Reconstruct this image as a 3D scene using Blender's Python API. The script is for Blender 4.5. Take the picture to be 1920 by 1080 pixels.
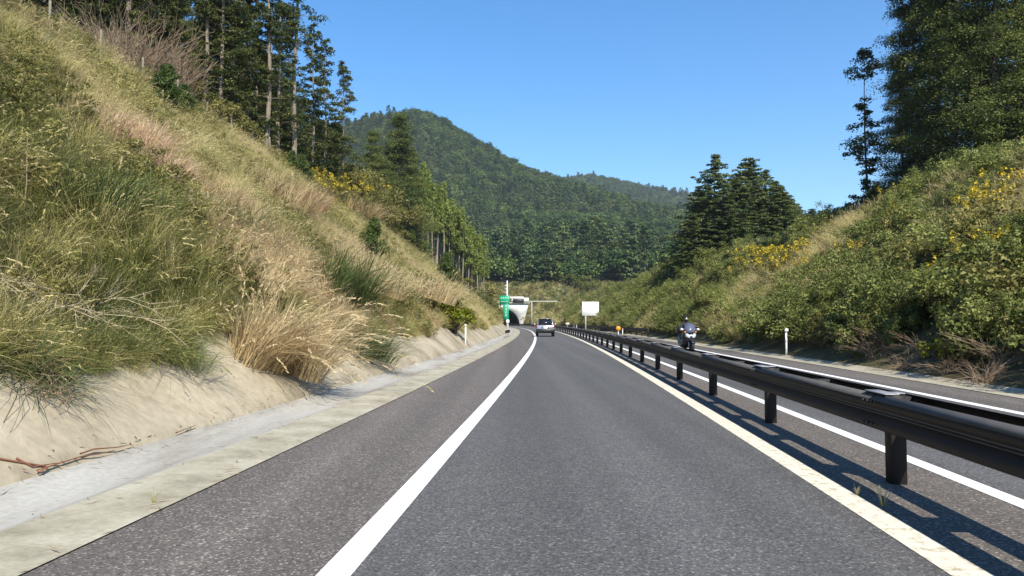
import bpy, math, random
import numpy as np
from mathutils import Vector, Matrix, Euler
R = math.radians
rng = np.random.default_rng(7)
random.seed(7)
for o in list(bpy.data.objects): bpy.data.objects.remove(o)
sc = bpy.context.scene
col = sc.collection

# ------------------------------------------------------------------ camera, sky, sun, exposure
FPX, HZ, CAMH = 1387.0, 603.5, 1.45
PITCH = math.atan((HZ - 540) / FPX)
cd = bpy.data.cameras.new('camera'); cam = bpy.data.objects.new('camera', cd); col.objects.link(cam)
cd.sensor_width = 36.0; cd.lens = 36.0 * FPX / 1920; cd.clip_start = 0.1; cd.clip_end = 8000
cam.location = (0, 0, CAMH); cam.rotation_euler = (R(90) + PITCH, 0, 0); sc.camera = cam

SUN = Vector((.25, -.68, .68)).normalized()          # direction towards the sun: behind the camera, a little right
w = bpy.data.worlds.new('World'); sc.world = w; w.use_nodes = True
wn = w.node_tree.nodes; wl_ = w.node_tree.links; wn.clear()
sky = wn.new('ShaderNodeTexSky'); sky.sky_type = 'NISHITA'; sky.sun_disc = False
sky.sun_elevation = math.asin(SUN.z); sky.sun_rotation = math.atan2(SUN.x, SUN.y)
sky.altitude = 400; sky.air_density = 1.0; sky.dust_density = 0.12; sky.ozone_density = 2.2
bg = wn.new('ShaderNodeBackground'); bg.inputs['Strength'].default_value = 0.125
wo = wn.new('ShaderNodeOutputWorld')
hs = wn.new('ShaderNodeHueSaturation'); hs.inputs['Saturation'].default_value = 1.36; hs.inputs['Value'].default_value = 1.05
wl_.new(sky.outputs[0], hs.inputs['Color']); wl_.new(hs.outputs[0], bg.inputs[0]); wl_.new(bg.outputs[0], wo.inputs[0])
sd = bpy.data.lights.new('sun', 'SUN'); sd.energy = 4.7; sd.angle = R(0.53); sd.color = (1.0, .93, .80)
so = bpy.data.objects.new('sun', sd); col.objects.link(so); so.rotation_euler = SUN.to_track_quat('Z', 'Y').to_euler()
so.location = (30, -60, 80)
sc.view_settings.view_transform = 'Standard'; sc.view_settings.look = 'None'
sc.view_settings.exposure = 0.76; sc.view_settings.gamma = 1.0; sc.view_settings.use_curve_mapping = False
sc.render.engine = 'CYCLES'
sc.cycles.max_bounces = 6; sc.cycles.diffuse_bounces = 4; sc.cycles.transparent_max_bounces = 6
sc.cycles.use_denoising = True

# ------------------------------------------------------------------ materials
def nodes(name):
    m = bpy.data.materials.new(name); m.use_nodes = True
    n = m.node_tree.nodes; n.clear()
    return m, n, m.node_tree.links

def plain(name, c, rough=.6, metal=0.0, spec=.5, var=.12, vs=6.0, bump=0.0):
    m, n, l = nodes(name)
    out = n.new('ShaderNodeOutputMaterial'); p = n.new('ShaderNodeBsdfPrincipled')
    l.new(p.outputs[0], out.inputs[0])
    tc = n.new('ShaderNodeTexCoord'); t = n.new('ShaderNodeTexNoise'); t.inputs['Scale'].default_value = vs
    t.inputs['Detail'].default_value = 6
    l.new(tc.outputs['Object'], t.inputs['Vector'])
    mx = n.new('ShaderNodeMix'); mx.data_type = 'RGBA'
    mx.inputs[6].default_value = (*[x * (1 - var) for x in c], 1); mx.inputs[7].default_value = (*[min(1, x * (1 + var)) for x in c], 1)
    l.new(t.outputs[0], mx.inputs[0]); l.new(mx.outputs[2], p.inputs['Base Color'])
    p.inputs['Roughness'].default_value = rough; p.inputs['Metallic'].default_value = metal
    p.inputs['Specular IOR Level'].default_value = spec
    if bump:
        b = n.new('ShaderNodeBump'); b.inputs['Strength'].default_value = bump
        l.new(t.outputs[0], b.inputs['Height']); l.new(b.outputs[0], p.inputs['Normal'])
    return m

def leafmat(name, stops, trans=.3, rough=.55, rnd=.35, tint=1.0, spec=.25):
    """colour from a ramp driven by the leaf's own tone, the plant's own tint and a per-plant random shift"""
    m, n, l = nodes(name)
    out = n.new('ShaderNodeOutputMaterial'); p = n.new('ShaderNodeBsdfPrincipled'); tr = n.new('ShaderNodeBsdfTranslucent')
    mixs = n.new('ShaderNodeMixShader'); mixs.inputs[0].default_value = trans
    a = n.new('ShaderNodeAttribute'); a.attribute_name = 'tone'
    b = n.new('ShaderNodeAttribute'); b.attribute_name = 'tint'; b.attribute_type = 'INSTANCER'
    oi = n.new('ShaderNodeObjectInfo')
    m1 = n.new('ShaderNodeMath'); m1.operation = 'MULTIPLY_ADD'; m1.inputs[1].default_value = tint
    l.new(b.outputs['Fac'], m1.inputs[0]); l.new(a.outputs['Fac'], m1.inputs[2])
    m2 = n.new('ShaderNodeMath'); m2.operation = 'MULTIPLY_ADD'; m2.inputs[1].default_value = rnd
    l.new(oi.outputs['Random'], m2.inputs[0]); l.new(m1.outputs[0], m2.inputs[2])
    m3 = n.new('ShaderNodeMath'); m3.operation = 'SUBTRACT'; m3.inputs[1].default_value = rnd * .5
    l.new(m2.outputs[0], m3.inputs[0])
    rp = n.new('ShaderNodeValToRGB'); e = rp.color_ramp.elements
    while len(e) < len(stops): e.new(.5)
    for q, (pos, c) in zip(e, stops): q.position = pos; q.color = (*c, 1)
    l.new(m3.outputs[0], rp.inputs[0])
    l.new(rp.outputs[0], p.inputs['Base Color']); l.new(rp.outputs[0], tr.inputs['Color'])
    p.inputs['Roughness'].default_value = rough; p.inputs['Specular IOR Level'].default_value = spec
    l.new(p.outputs[0], mixs.inputs[1]); l.new(tr.outputs[0], mixs.inputs[2]); l.new(mixs.outputs[0], out.inputs[0])
    return m

def asphalt(name, c, warm, speck=1.0):
    m, n, l = nodes(name)
    out = n.new('ShaderNodeOutputMaterial'); p = n.new('ShaderNodeBsdfPrincipled'); l.new(p.outputs[0], out.inputs[0])
    tc = n.new('ShaderNodeTexCoord')
    v = n.new('ShaderNodeTexVoronoi'); v.inputs['Scale'].default_value = 68; v.feature = 'F1'
    big = n.new('ShaderNodeTexNoise'); big.inputs['Scale'].default_value = .7; big.inputs['Detail'].default_value = 8
    fine = n.new('ShaderNodeTexNoise'); fine.inputs['Scale'].default_value = 38; fine.inputs['Detail'].default_value = 4
    lane = n.new('ShaderNodeTexNoise'); lane.inputs['Scale'].default_value = 1.0
    mp = n.new('ShaderNodeMapping'); mp.inputs['Scale'].default_value = (1.25, .012, 1)
    l.new(tc.outputs['Object'], mp.inputs[0]); l.new(mp.outputs[0], lane.inputs['Vector'])
    for t in (v, big, fine): l.new(tc.outputs['Object'], t.inputs['Vector'])
    sep = n.new('ShaderNodeSeparateColor'); l.new(v.outputs['Color'], sep.inputs[0])
    rp = n.new('ShaderNodeValToRGB'); e = rp.color_ramp.elements     # stone by stone brightness
    e[0].position = 0; e[0].color = (.5, .5, .5, 1); e[1].position = 1; e[1].color = (2.6 * speck, 2.5 * speck, 2.4 * speck, 1)
    for pos, k in ((.25, .72), (.6, .95), (.86, 1.15), (.93, 1.7 * speck)):
        q = e.new(pos); q.color = (k, k, k, 1)
    l.new(sep.outputs[0], rp.inputs[0])
    base = n.new('ShaderNodeMix'); base.data_type = 'RGBA'
    base.inputs[6].default_value = (*c, 1); base.inputs[7].default_value = (*warm, 1); l.new(big.outputs[0], base.inputs[0])
    mul = n.new('ShaderNodeMix'); mul.data_type = 'RGBA'; mul.blend_type = 'MULTIPLY'; mul.inputs[0].default_value = 1
    l.new(base.outputs[2], mul.inputs[6]); l.new(rp.outputs[0], mul.inputs[7])
    r2 = n.new('ShaderNodeMapRange'); r2.inputs[3].default_value = .62; r2.inputs[4].default_value = 1.4
    l.new(fine.outputs[0], r2.inputs[0])
    r3 = n.new('ShaderNodeMapRange'); r3.inputs[1].default_value = .25; r3.inputs[2].default_value = .75; r3.inputs[3].default_value = .74; r3.inputs[4].default_value = 1.24
    l.new(lane.outputs[0], r3.inputs[0])
    mm = n.new('ShaderNodeMath'); mm.operation = 'MULTIPLY'; l.new(r2.outputs[0], mm.inputs[0]); l.new(r3.outputs[0], mm.inputs[1])
    vm = n.new('ShaderNodeVectorMath'); vm.operation = 'SCALE'; l.new(mul.outputs[2], vm.inputs[0]); l.new(mm.outputs[0], vm.inputs['Scale'])
    l.new(vm.outputs[0], p.inputs['Base Color'])
    p.inputs['Roughness'].default_value = .82; p.inputs['Specular IOR Level'].default_value = .35
    b = n.new('ShaderNodeBump'); b.inputs['Strength'].default_value = .55; b.inputs['Distance'].default_value = .006
    l.new(sep.outputs[1], b.inputs['Height']); l.new(b.outputs[0], p.inputs['Normal'])
    return m

def paint(name, c, dirt, amount, scale=9.0):
    m, n, l = nodes(name)
    out = n.new('ShaderNodeOutputMaterial'); p = n.new('ShaderNodeBsdfPrincipled'); l.new(p.outputs[0], out.inputs[0])
    tc = n.new('ShaderNodeTexCoord'); t = n.new('ShaderNodeTexNoise'); t.inputs['Scale'].default_value = scale; t.inputs['Detail'].default_value = 9
    t.inputs['Roughness'].default_value = .7
    l.new(tc.outputs['Object'], t.inputs['Vector'])
    rp = n.new('ShaderNodeValToRGB'); rp.color_ramp.elements[0].position = .62 - amount; rp.color_ramp.elements[1].position = .70 - amount * .4
    rp.color_ramp.elements[0].color = (0, 0, 0, 1); rp.color_ramp.elements[1].color = (1, 1, 1, 1)
    l.new(t.outputs[0], rp.inputs[0])
    mx = n.new('ShaderNodeMix'); mx.data_type = 'RGBA'; mx.inputs[6].default_value = (*c, 1); mx.inputs[7].default_value = (*dirt, 1)
    l.new(rp.outputs[0], mx.inputs[0]); l.new(mx.outputs[2], p.inputs['Base Color']); p.inputs['Roughness'].default_value = .7
    return m

def earth(name, c1, c2, c3, scale=.8, bump=.4, streak=None):
    m, n, l = nodes(name)
    out = n.new('ShaderNodeOutputMaterial'); p = n.new('ShaderNodeBsdfPrincipled'); l.new(p.outputs[0], out.inputs[0])
    tc = n.new('ShaderNodeTexCoord'); mp = n.new('ShaderNodeMapping')
    if streak: mp.inputs['Scale'].default_value = streak
    l.new(tc.outputs['Object'], mp.inputs[0])
    t = n.new('ShaderNodeTexNoise'); t.inputs['Scale'].default_value = scale; t.inputs['Detail'].default_value = 10; t.inputs['Roughness'].default_value = .62
    t2 = n.new('ShaderNodeTexNoise'); t2.inputs['Scale'].default_value = scale * 14; t2.inputs['Detail'].default_value = 6
    l.new(mp.outputs[0], t.inputs['Vector']); l.new(tc.outputs['Object'], t2.inputs['Vector'])
    rp = n.new('ShaderNodeValToRGB'); e = rp.color_ramp.elements
    e[0].position = .32; e[0].color = (*c1, 1); e[1].position = .68; e[1].color = (*c3, 1); q = e.new(.5); q.color = (*c2, 1)
    l.new(t.outputs[0], rp.inputs[0])
    r2 = n.new('ShaderNodeMapRange'); r2.inputs[3].default_value = .72; r2.inputs[4].default_value = 1.25; l.new(t2.outputs[0], r2.inputs[0])
    vm = n.new('ShaderNodeVectorMath'); vm.operation = 'SCALE'; l.new(rp.outputs[0], vm.inputs[0]); l.new(r2.outputs[0], vm.inputs['Scale'])
    l.new(vm.outputs[0], p.inputs['Base Color']); p.inputs['Roughness'].default_value = .92; p.inputs['Specular IOR Level'].default_value = .15
    b = n.new('ShaderNodeBump'); b.inputs['Strength'].default_value = bump; b.inputs['Distance'].default_value = .05
    ad = n.new('ShaderNodeMath'); ad.operation = 'ADD'; l.new(t.outputs[0], ad.inputs[0]); l.new(t2.outputs[0], ad.inputs[1])
    l.new(ad.outputs[0], b.inputs['Height']); l.new(b.outputs[0], p.inputs['Normal'])
    return m

M = dict(
    lane=asphalt('lane_asphalt', (.097, .095, .093), (.118, .113, .108), .85),
    shoulder=asphalt('shoulder_asphalt', (.120, .105, .092), (.142, .125, .110), 1.05),
    white=paint('white_road_paint', (.80, .80, .78), (.48, .46, .43), .0),
    cream=paint('cream_road_paint', (.70, .65, .52), (.36, .30, .20), .12, 11.0),
    gutter=earth('gutter_concrete', (.25, .225, .18), (.365, .35, .31), (.44, .425, .385), 1.3, .15, (1, .2, 1)),
    curb=earth('edge_concrete', (.26, .235, .17), (.37, .34, .255), (.45, .42, .33), 1.6, .2),
    soil=earth('bank_soil', (.045, .042, .02), (.09, .08, .04), (.15, .125, .06), .8, .5),
    sand=earth('bare_sand', (.215, .185, .13), (.36, .31, .22), (.46, .40, .295), .6, .25),
    forestfloor=earth('forest_floor', (.03, .042, .018), (.05, .065, .026), (.08, .09, .038), .02, .3),
    rail=plain('dark_brown_steel', (.017, .015, .015), .62, .0, .3, .45, 2.2, .05),
    railtop_lit=plain('dusty_lit_rail_top', (.085, .082, .078), .8, 0, .2, .3, 5),  # dust grey set paler: the sunlit top band is put into the colour
    railglint=plain('rail_sky_glint', (.11, .105, .10), .5, 0, .4, .3, 3),  # sky reflections on the beam's edges, put in as lighter grey
    railcap=plain('grey_steel', (.30, .30, .31), .5, .3, .5, .15, 9.0),
    concrete=plain('pale_concrete', (.62, .60, .55), .85, 0, .3, .12, .6, .1),
    concrete2=plain('grey_concrete', (.36, .35, .33), .9, 0, .3, .2, .8, .1),
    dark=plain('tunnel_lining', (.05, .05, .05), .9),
    green=plain('sign_green', (.0, .34, .17), .45, 0, .5, .05),
    signwhite=plain('sign_white', (.80, .80, .80), .5, 0, .5, .04),
    orange=plain('orange_reflector', (.85, .28, .02), .4, 0, .5, .06),
    galv=plain('galvanised_steel', (.45, .45, .44), .5, .2, .5, .12),
    creampole=plain('cream_steel', (.58, .54, .43), .55, 0, .5, .1),
    black=plain('black_plastic', (.018, .018, .02), .5, 0, .5, .2),
    silver=plain('silver_car_paint', (.36, .38, .42), .25, .55, .6, .05),
    glass=plain('tinted_glass', (.012, .014, .018), .06, 0, .9, .1),
    red=plain('tail_light_red', (.30, .02, .02), .2, 0, .6, .1),
    rubber=plain('tyre_rubber', (.015, .015, .015), .85),
    chrome=plain('bright_alloy', (.55, .55, .56), .3, .8, .5, .05),
    lamp=plain('headlamp_lens', (.48, .50, .55), .1, 0, .9, .05),
    bikeblack=plain('dark_bike_paint', (.016, .017, .021), .22, 0, .6, .1),
    screen=plain('smoked_windscreen', (.10, .11, .17), .12, 0, .8, .1),
    jacket=plain('dark_jacket', (.02, .02, .024), .8),
    helmet=plain('black_helmet', (.02, .02, .02), .2, 0, .6),
    visor=plain('helmet_visor', (.25, .25, .16), .1, 0, .9),
    skin=plain('skin', (.48, .31, .22), .6),
    bark=earth('cedar_bark', (.13, .10, .075), (.24, .20, .155), (.34, .29, .23), 5, .6, (4, 4, .35)),
    barkdark=earth('pine_bark', (.05, .04, .03), (.09, .07, .055), (.14, .11, .09), 5, .6, (4, 4, .4)),
    barkpale=earth('dead_wood', (.25, .22, .17), (.36, .32, .25), (.45, .41, .33), 5, .4, (4, 4, .35)),
    twig=plain('dry_twigs', (.26, .19, .13), .85, 0, .2, .35, 4),
    twigpale=plain('pale_dead_stalks', (.42, .35, .23), .85, 0, .2, .25, 4),
    redtwig=plain('red_brown_vine', (.22, .10, .06), .8, 0, .2, .3, 6),
    wood=plain('weathered_post', (.20, .18, .14), .85, 0, .2, .25, 5),
    wire=plain('fence_wire', (.12, .12, .11), .5, .4),
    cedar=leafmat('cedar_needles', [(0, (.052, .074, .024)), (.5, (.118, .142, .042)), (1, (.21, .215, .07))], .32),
    cedarlit=leafmat('cedar_needles_sunlit', [(0, (.07, .10, .03)), (.5, (.165, .20, .056)), (1, (.30, .31, .09))], .3),  # brighter copy of the cedar needles, sunlight put into the colour
    pine=leafmat('pine_needles', [(0, (.060, .092, .034)), (.5, (.138, .178, .060)), (1, (.235, .265, .095))], .33),
    cypress=leafmat('cypress_sprays', [(0, (.11, .155, .03)), (.5, (.215, .26, .056)), (1, (.31, .34, .09))], .34),
    broad=leafmat('broad_leaves', [(0, (.068, .096, .022)), (.5, (.145, .178, .042)), (1, (.25, .265, .075))], .35),
    palebroad=leafmat('pale_broad_leaves', [(0, (.12, .145, .036)), (.5, (.24, .265, .070)), (1, (.38, .38, .125))], .38),
    olive=leafmat('olive_leaves', [(0, (.11, .110, .030)), (.5, (.24, .225, .066)), (1, (.42, .37, .135))], .38),
    yellowgreen=leafmat('yellow_green_leaves', [(0, (.07, .10, .01)), (.5, (.20, .22, .015)), (1, (.42, .36, .03))], .35),
    sapling=leafmat('young_pine_needles', [(0, (.04, .068, .018)), (.5, (.085, .125, .03)), (1, (.15, .18, .05))], .3),
    flower=leafmat('goldenrod_flowers', [(0, (.38, .30, .03)), (.5, (.62, .48, .04)), (1, (.78, .64, .09))], .3),
    rust=leafmat('rust_brown_leaves', [(0, (.20, .085, .03)), (.5, (.38, .17, .07)), (1, (.52, .28, .12))], .3),
    grass=leafmat('silver_grass_blades', [(0, (.075, .088, .024)), (.3, (.19, .195, .055)), (.62, (.40, .36, .125)), (1, (.66, .56, .29))], .3, .6, .4),
    drygrass=leafmat('dry_grass_blades', [(0, (.17, .11, .05)), (.5, (.47, .35, .18)), (1, (.70, .57, .34))], .3, .65, .2),
    rustgrass=leafmat('rusty_grass_blades', [(0, (.26, .15, .08)), (.5, (.55, .36, .22)), (1, (.74, .55, .37))], .3, .65, .15),
    greengrass=leafmat('green_grass_blades', [(0, (.035, .060, .02)), (.5, (.09, .125, .034)), (1, (.22, .23, .075))], .3, .6, .25),
    farbroad=leafmat('far_broadleaf', [(0, (.055, .100, .030)), (.5, (.112, .175, .046)), (1, (.205, .25, .07))], .28, .7, .85),
    farpine=leafmat('far_conifer', [(0, (.042, .075, .030)), (.5, (.088, .135, .048)), (1, (.165, .20, .07))], .26, .7, .75),
)

# ------------------------------------------------------------------ helpers
def mk(name, V, Q=None, T=None, mat=None, tone=None, smooth=False, link=True, mats=None, midx=None, parent=None):
    V = np.asarray(V, dtype=np.float32).reshape(-1, 3)
    lp, ls, off = [], [], 0
    for F, k in ((Q, 4), (T, 3)):
        if F is not None and len(F):
            F = np.asarray(F, dtype=np.int32).reshape(-1, k)
            lp.append(F.ravel()); ls.append(off + np.arange(len(F), dtype=np.int32) * k); off += F.size
    me = bpy.data.meshes.new(name)
    me.vertices.add(len(V)); me.vertices.foreach_set('co', V.ravel())
    if lp:
        lp = np.concatenate(lp); ls = np.concatenate(ls)
        me.loops.add(len(lp)); me.loops.foreach_set('vertex_index', lp)
        me.polygons.add(len(ls)); me.polygons.foreach_set('loop_start', ls)
        if midx is not None: me.polygons.foreach_set('material_index', np.asarray(midx, dtype=np.int32))
        if smooth: me.polygons.foreach_set('use_smooth', np.ones(len(ls), dtype=bool))
    me.update(calc_edges=True)
    if tone is not None:
        a = me.attributes.new('tone', 'FLOAT', 'POINT'); a.data.foreach_set('value', np.asarray(tone, dtype=np.float32))
    for x in (mats or ([mat] if mat else [])): me.materials.append(x)
    ob = bpy.data.objects.new(name, me)
    if link: col.objects.link(ob)
    if parent: ob.parent = parent
    return ob

def tag(o, label=None, cat=None, group=None, kind=None):
    if label: o['label'] = label
    if cat: o['category'] = cat
    if group: o['group'] = group
    if kind: o['kind'] = kind
    return o

def empty(name, loc=(0, 0, 0), rz=0.0, label=None, cat=None, group=None):
    o = bpy.data.objects.new(name, None); col.objects.link(o); o.location = loc; o.rotation_euler = (0, 0, rz)
    o.empty_display_size = .2
    return tag(o, label, cat, group)

def copy_tree(o, parent=None):
    c = o.copy(); col.objects.link(c)
    if parent: c.parent = parent
    for ch in o.children: copy_tree(ch, c)
    return c

class MB:
    """collects boxes, tubes and lofts into one mesh"""
    def __init__(s): s.V = []; s.Q = []; s.T = []; s.n = 0
    def add(s, V, Q=(), T=()):
        V = np.asarray(V, dtype=float).reshape(-1, 3)
        s.V.append(V)
        if len(Q): s.Q.append(np.asarray(Q, dtype=int).reshape(-1, 4) + s.n)
        if len(T): s.T.append(np.asarray(T, dtype=int).reshape(-1, 3) + s.n)
        s.n += len(V); return s
    def box(s, c, d, rz=0, rx=0, ry=0, bev=.0):
        x, y, z = [k / 2 for k in d]
        if bev:
            b = min(bev, x * .9, y * .9, z * .9); rings = []
            for zz, i in ((-z, b), (-z + b, 0), (z - b, 0), (z, b)):
                a, e = x - i, y - i
                rings.append([(-a + b, -e, zz), (a - b, -e, zz), (a, -e + b, zz), (a, e - b, zz), (a - b, e, zz), (-a + b, e, zz), (-a, e - b, zz), (-a, -e + b, zz)])
            V = np.array(rings).reshape(-1, 3); Q = []; T = []
            for r in range(3):
                for k in range(8): Q.append((r * 8 + k, r * 8 + (k + 1) % 8, r * 8 + 8 + (k + 1) % 8, r * 8 + 8 + k))
            for k in range(1, 7): T.append((0, k + 1, k)); T.append((24, 24 + k, 24 + k + 1))
        else:
            V = np.array([(i * x, j * y, k * z) for k in (-1, 1) for j in (-1, 1) for i in (-1, 1)], dtype=float)
            Q = [(0, 2, 3, 1), (4, 5, 7, 6), (0, 1, 5, 4), (2, 6, 7, 3), (0, 4, 6, 2), (1, 3, 7, 5)]; T = []
        m = np.array(Euler((rx, ry, rz)).to_matrix())
        return s.add(V @ m.T + np.array(c), Q, T)
    def tube(s, P, r, k=8, cap=True):
        P = np.asarray(P, dtype=float); r = np.broadcast_to(np.asarray(r, dtype=float), (len(P),))
        t = np.gradient(P, axis=0); t /= np.linalg.norm(t, axis=1)[:, None] + 1e-9
        ref = np.array((0, 0, 1.0)) if abs(t[:, 2]).mean() < .8 else np.array((1.0, 0, 0))
        a = np.cross(t, ref); a /= np.linalg.norm(a, axis=1)[:, None] + 1e-9; b = np.cross(t, a)
        th = np.linspace(0, 2 * math.pi, k, endpoint=False)
        V = P[:, None] + r[:, None, None] * (a[:, None] * np.cos(th)[None, :, None] + b[:, None] * np.sin(th)[None, :, None])
        n = len(P); i = np.arange(n - 1)[:, None] * k; j = np.arange(k)[None]; j2 = (j + 1) % k
        Q = np.stack([i + j, i + j2, i + k + j2, i + k + j], -1).reshape(-1, 4)
        T = []
        if cap and k > 2:
            for q in range(1, k - 1): T.append((0, q + 1, q)); e = (n - 1) * k; T.append((e, e + q, e + q + 1))
        return s.add(V.reshape(-1, 3), Q, T)
    def loft(s, rings, cap=True):
        Rn = np.asarray(rings, dtype=float); n, k = Rn.shape[:2]
        i = np.arange(n - 1)[:, None] * k; j = np.arange(k)[None]; j2 = (j + 1) % k
        Q = np.stack([i + j, i + j2, i + k + j2, i + k + j], -1).reshape(-1, 4); T = []
        if cap:
            for q in range(1, k - 1): T.append((0, q + 1, q)); e = (n - 1) * k; T.append((e, e + q, e + q + 1))
        return s.add(Rn.reshape(-1, 3), Q, T)
    def lathe(s, prof, c, axis='z', k=20):
        th = np.linspace(0, 2 * math.pi, k, endpoint=False); rings = []
        for r, h in prof:
            x, y = r * np.cos(th), r * np.sin(th); z = np.full(k, h)
            p = {'z': (x, y, z), 'x': (z, x, y), 'y': (x, z, y)}[axis]; rings.append(np.stack(p, -1) + np.array(c))
        return s.loft(rings)
    def ball(s, c, r, k=12, n=8):
        r = np.broadcast_to(np.asarray(r, float), (3,)); rings = []
        th = np.linspace(0, 2 * math.pi, k, endpoint=False)
        for q in range(n + 1):
            a = -math.pi / 2 + math.pi * q / n; cr = max(math.cos(a), .02)
            rings.append(np.stack([r[0] * cr * np.cos(th), r[1] * cr * np.sin(th), np.full(k, r[2] * math.sin(a))], -1) + np.array(c))
        return s.loft(rings)
    def build(s, name, mat, parent=None, smooth=False, link=True):
        V = np.concatenate(s.V); Q = np.concatenate(s.Q) if s.Q else None; T = np.concatenate(s.T) if s.T else None
        return mk(name, V, Q, T, mat, smooth=smooth, link=link, parent=parent)

# value noise
_P = rng.permutation(512); _P = np.concatenate([_P, _P]); _G = rng.random(1024)
def vnoise(x, y, s=1.0):
    x = np.asarray(x, float) / s + 1000.5; y = np.asarray(y, float) / s + 1000.5
    xi = np.floor(x).astype(int); yi = np.floor(y).astype(int); fx = x - xi; fy = y - yi
    fx = fx * fx * (3 - 2 * fx); fy = fy * fy * (3 - 2 * fy)
    g = lambda a, b: _G[_P[(_P[a & 511] + b) & 511]]
    return (g(xi, yi) * (1 - fx) + g(xi + 1, yi) * fx) * (1 - fy) + (g(xi, yi + 1) * (1 - fx) + g(xi + 1, yi + 1) * fx) * fy
def fbm(x, y, s, o=4):
    return sum(vnoise(x, y, s / 2 ** i) / 2 ** i for i in range(o)) / (2 - 2 ** (1 - o))
sst = lambda a, b, x: (lambda t: t * t * (3 - 2 * t))(np.clip((np.asarray(x, float) - a) / (b - a), 0, 1))

# ------------------------------------------------------------------ the road's line and the ground
def wl(y):                                   # x of the white line left of our lane
    y = np.asarray(y, float); q = np.minimum(y, 120); t = np.maximum(y - 120, 0)
    return -1.3226 + .0717 * q - .0003186 * q ** 2 + 1.9e-7 * q ** 3 + .0034 * t - .00040 * t ** 2
def wls(y): return (float(wl(y + .5)) - float(wl(y - .5)))
PORTAL_Y = 285.0
PXS = np.array([-1500, 0, 300, 640, 700, 780, 830, 870, 900, 960, 1000, 1050, 1100, 1150, 1200, 1250, 1300, 1500, 1900, 3400], float)
FARZ = np.array([250, 300, 325, 380, 470, 620, 860, 1000, 1250, 1600, 2100, 2900], float)
rB = np.interp(PXS, [-1500, 0, 300, 640, 700, 780, 830, 870, 900, 950, 1000, 1050, 1100, 1250, 1500, 1900, 3400], [420, 380, 340, 236, 224, 217, 232, 263, 283, 312, 338, 346, 356, 398, 440, 460, 480])
rC = np.interp(PXS, [-1500, 900, 1000, 1060, 1100, 1150, 1200, 1250, 1290, 1500, 1900, 3400], [400, 380, 356, 345, 340, 343, 350, 358, 372, 408, 440, 470])
FY = np.stack([np.full(20, 600.), np.full(20, 590.), np.full(20, 536.), np.full(20, 524.), 500 - (500 - rB) * .04, 452 - (452 - np.minimum(rB, 440)) * .12,
               rB, rB + 34, np.maximum(rB + 60, 400), rC, rC + 30, rC + 70], 0)
def far_h(x, y):
    z = np.maximum(y, 60.); px = 960 + FPX * x / z
    px = np.clip(px, -1499, 3399); zz = np.clip(z, 250, 2899)
    i = np.clip(np.searchsorted(PXS, px) - 1, 0, len(PXS) - 2); j = np.clip(np.searchsorted(FARZ, zz) - 1, 0, len(FARZ) - 2)
    fx = (px - PXS[i]) / (PXS[i + 1] - PXS[i]); fz = (zz - FARZ[j]) / (FARZ[j + 1] - FARZ[j])
    yy = (FY[j, i] * (1 - fx) + FY[j, i + 1] * fx) * (1 - fz) + (FY[j + 1, i] * (1 - fx) + FY[j + 1, i + 1] * fx) * fz
    h = CAMH + (HZ - yy) / FPX * zz
    return h + (fbm(x, y, 120, 4) - .5) * np.clip((zz - 330) / 300, 0, 1) * 34
def height(x, y):
    x = np.asarray(x, float); y = np.asarray(y, float)
    o = x - wl(np.minimum(y, 400))
    dl = -3.5 - o; dr = o - 10.95
    n = (fbm(x, y, 5, 3) - .5)
    DL = 18.5 + (vnoise(y, y * 0, 23) - .5) * 2.0
    sd_ = (fbm(x + 31, y, .9, 3) - .5) * .13 * np.clip(dl, 0, .8) + (vnoise(y, x * 0 + 5, 2.1) - .5) * .16 * np.clip(dl, 0, .8)
    hl = sd_ + .05 + .8 * np.minimum(dl, DL) + .16 * np.maximum(dl - DL, 0) + n * np.clip(dl - .4, 0, 2) * .5
    DR = 12.2 + (vnoise(y + 300, y * 0, 19) - .5) * 1.6
    hr = .02 + .30 * np.minimum(dr, 1.0) + .74 * np.clip(dr - 1.0, 0, DR - 1) + .10 * np.maximum(dr - DR, 0) + n * np.clip(dr, 0, 2) * .4
    near = np.where(dl > 0, hl, np.where(dr > 0, hr, -.2))
    t = sst(215, 300, y)
    d = np.maximum(np.maximum(dl, dr), 0)
    h = near * (1 - t) + np.maximum(far_h(x, y), -.2) * t
    lim = np.where(d > 0, .05 + d * .9, -.2) + np.maximum(y - PORTAL_Y - 1.5, 0) * 2.2
    return np.minimum(h, np.maximum(lim, -.2))
def at(px, Z): return (px - 960) / FPX * Z
def ray(px, py):
    u = (px - 960) / FPX; v = -(py - 540) / FPX; c, s = math.cos(PITCH), math.sin(PITCH)
    return np.array([u, c - v * s, s + v * c])
def hit(px, py, z0=4.0, z1=320.0):           # where a sight line meets the ground
    t = np.linspace(z0, z1, 6000)
    for _ in range(60):
        p = ray(px, py)[None] * t[:, None]; p[:, 2] += CAMH
        g = height(p[:, 0], p[:, 1]); below = p[:, 2] <= g
        if below.any(): break
        py += 3
    k = np.argmax(below); q = p[k]; return (float(q[0]), float(q[1]), float(g[k]))
def on(px, Z, dz=0.0):
    x = at(px, Z); return (x, Z, float(height(x, Z)) + dz)
PHEAD = math.atan(-wls(PORTAL_Y)); PX0 = float(wl(PORTAL_Y)) + 4.3

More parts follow.
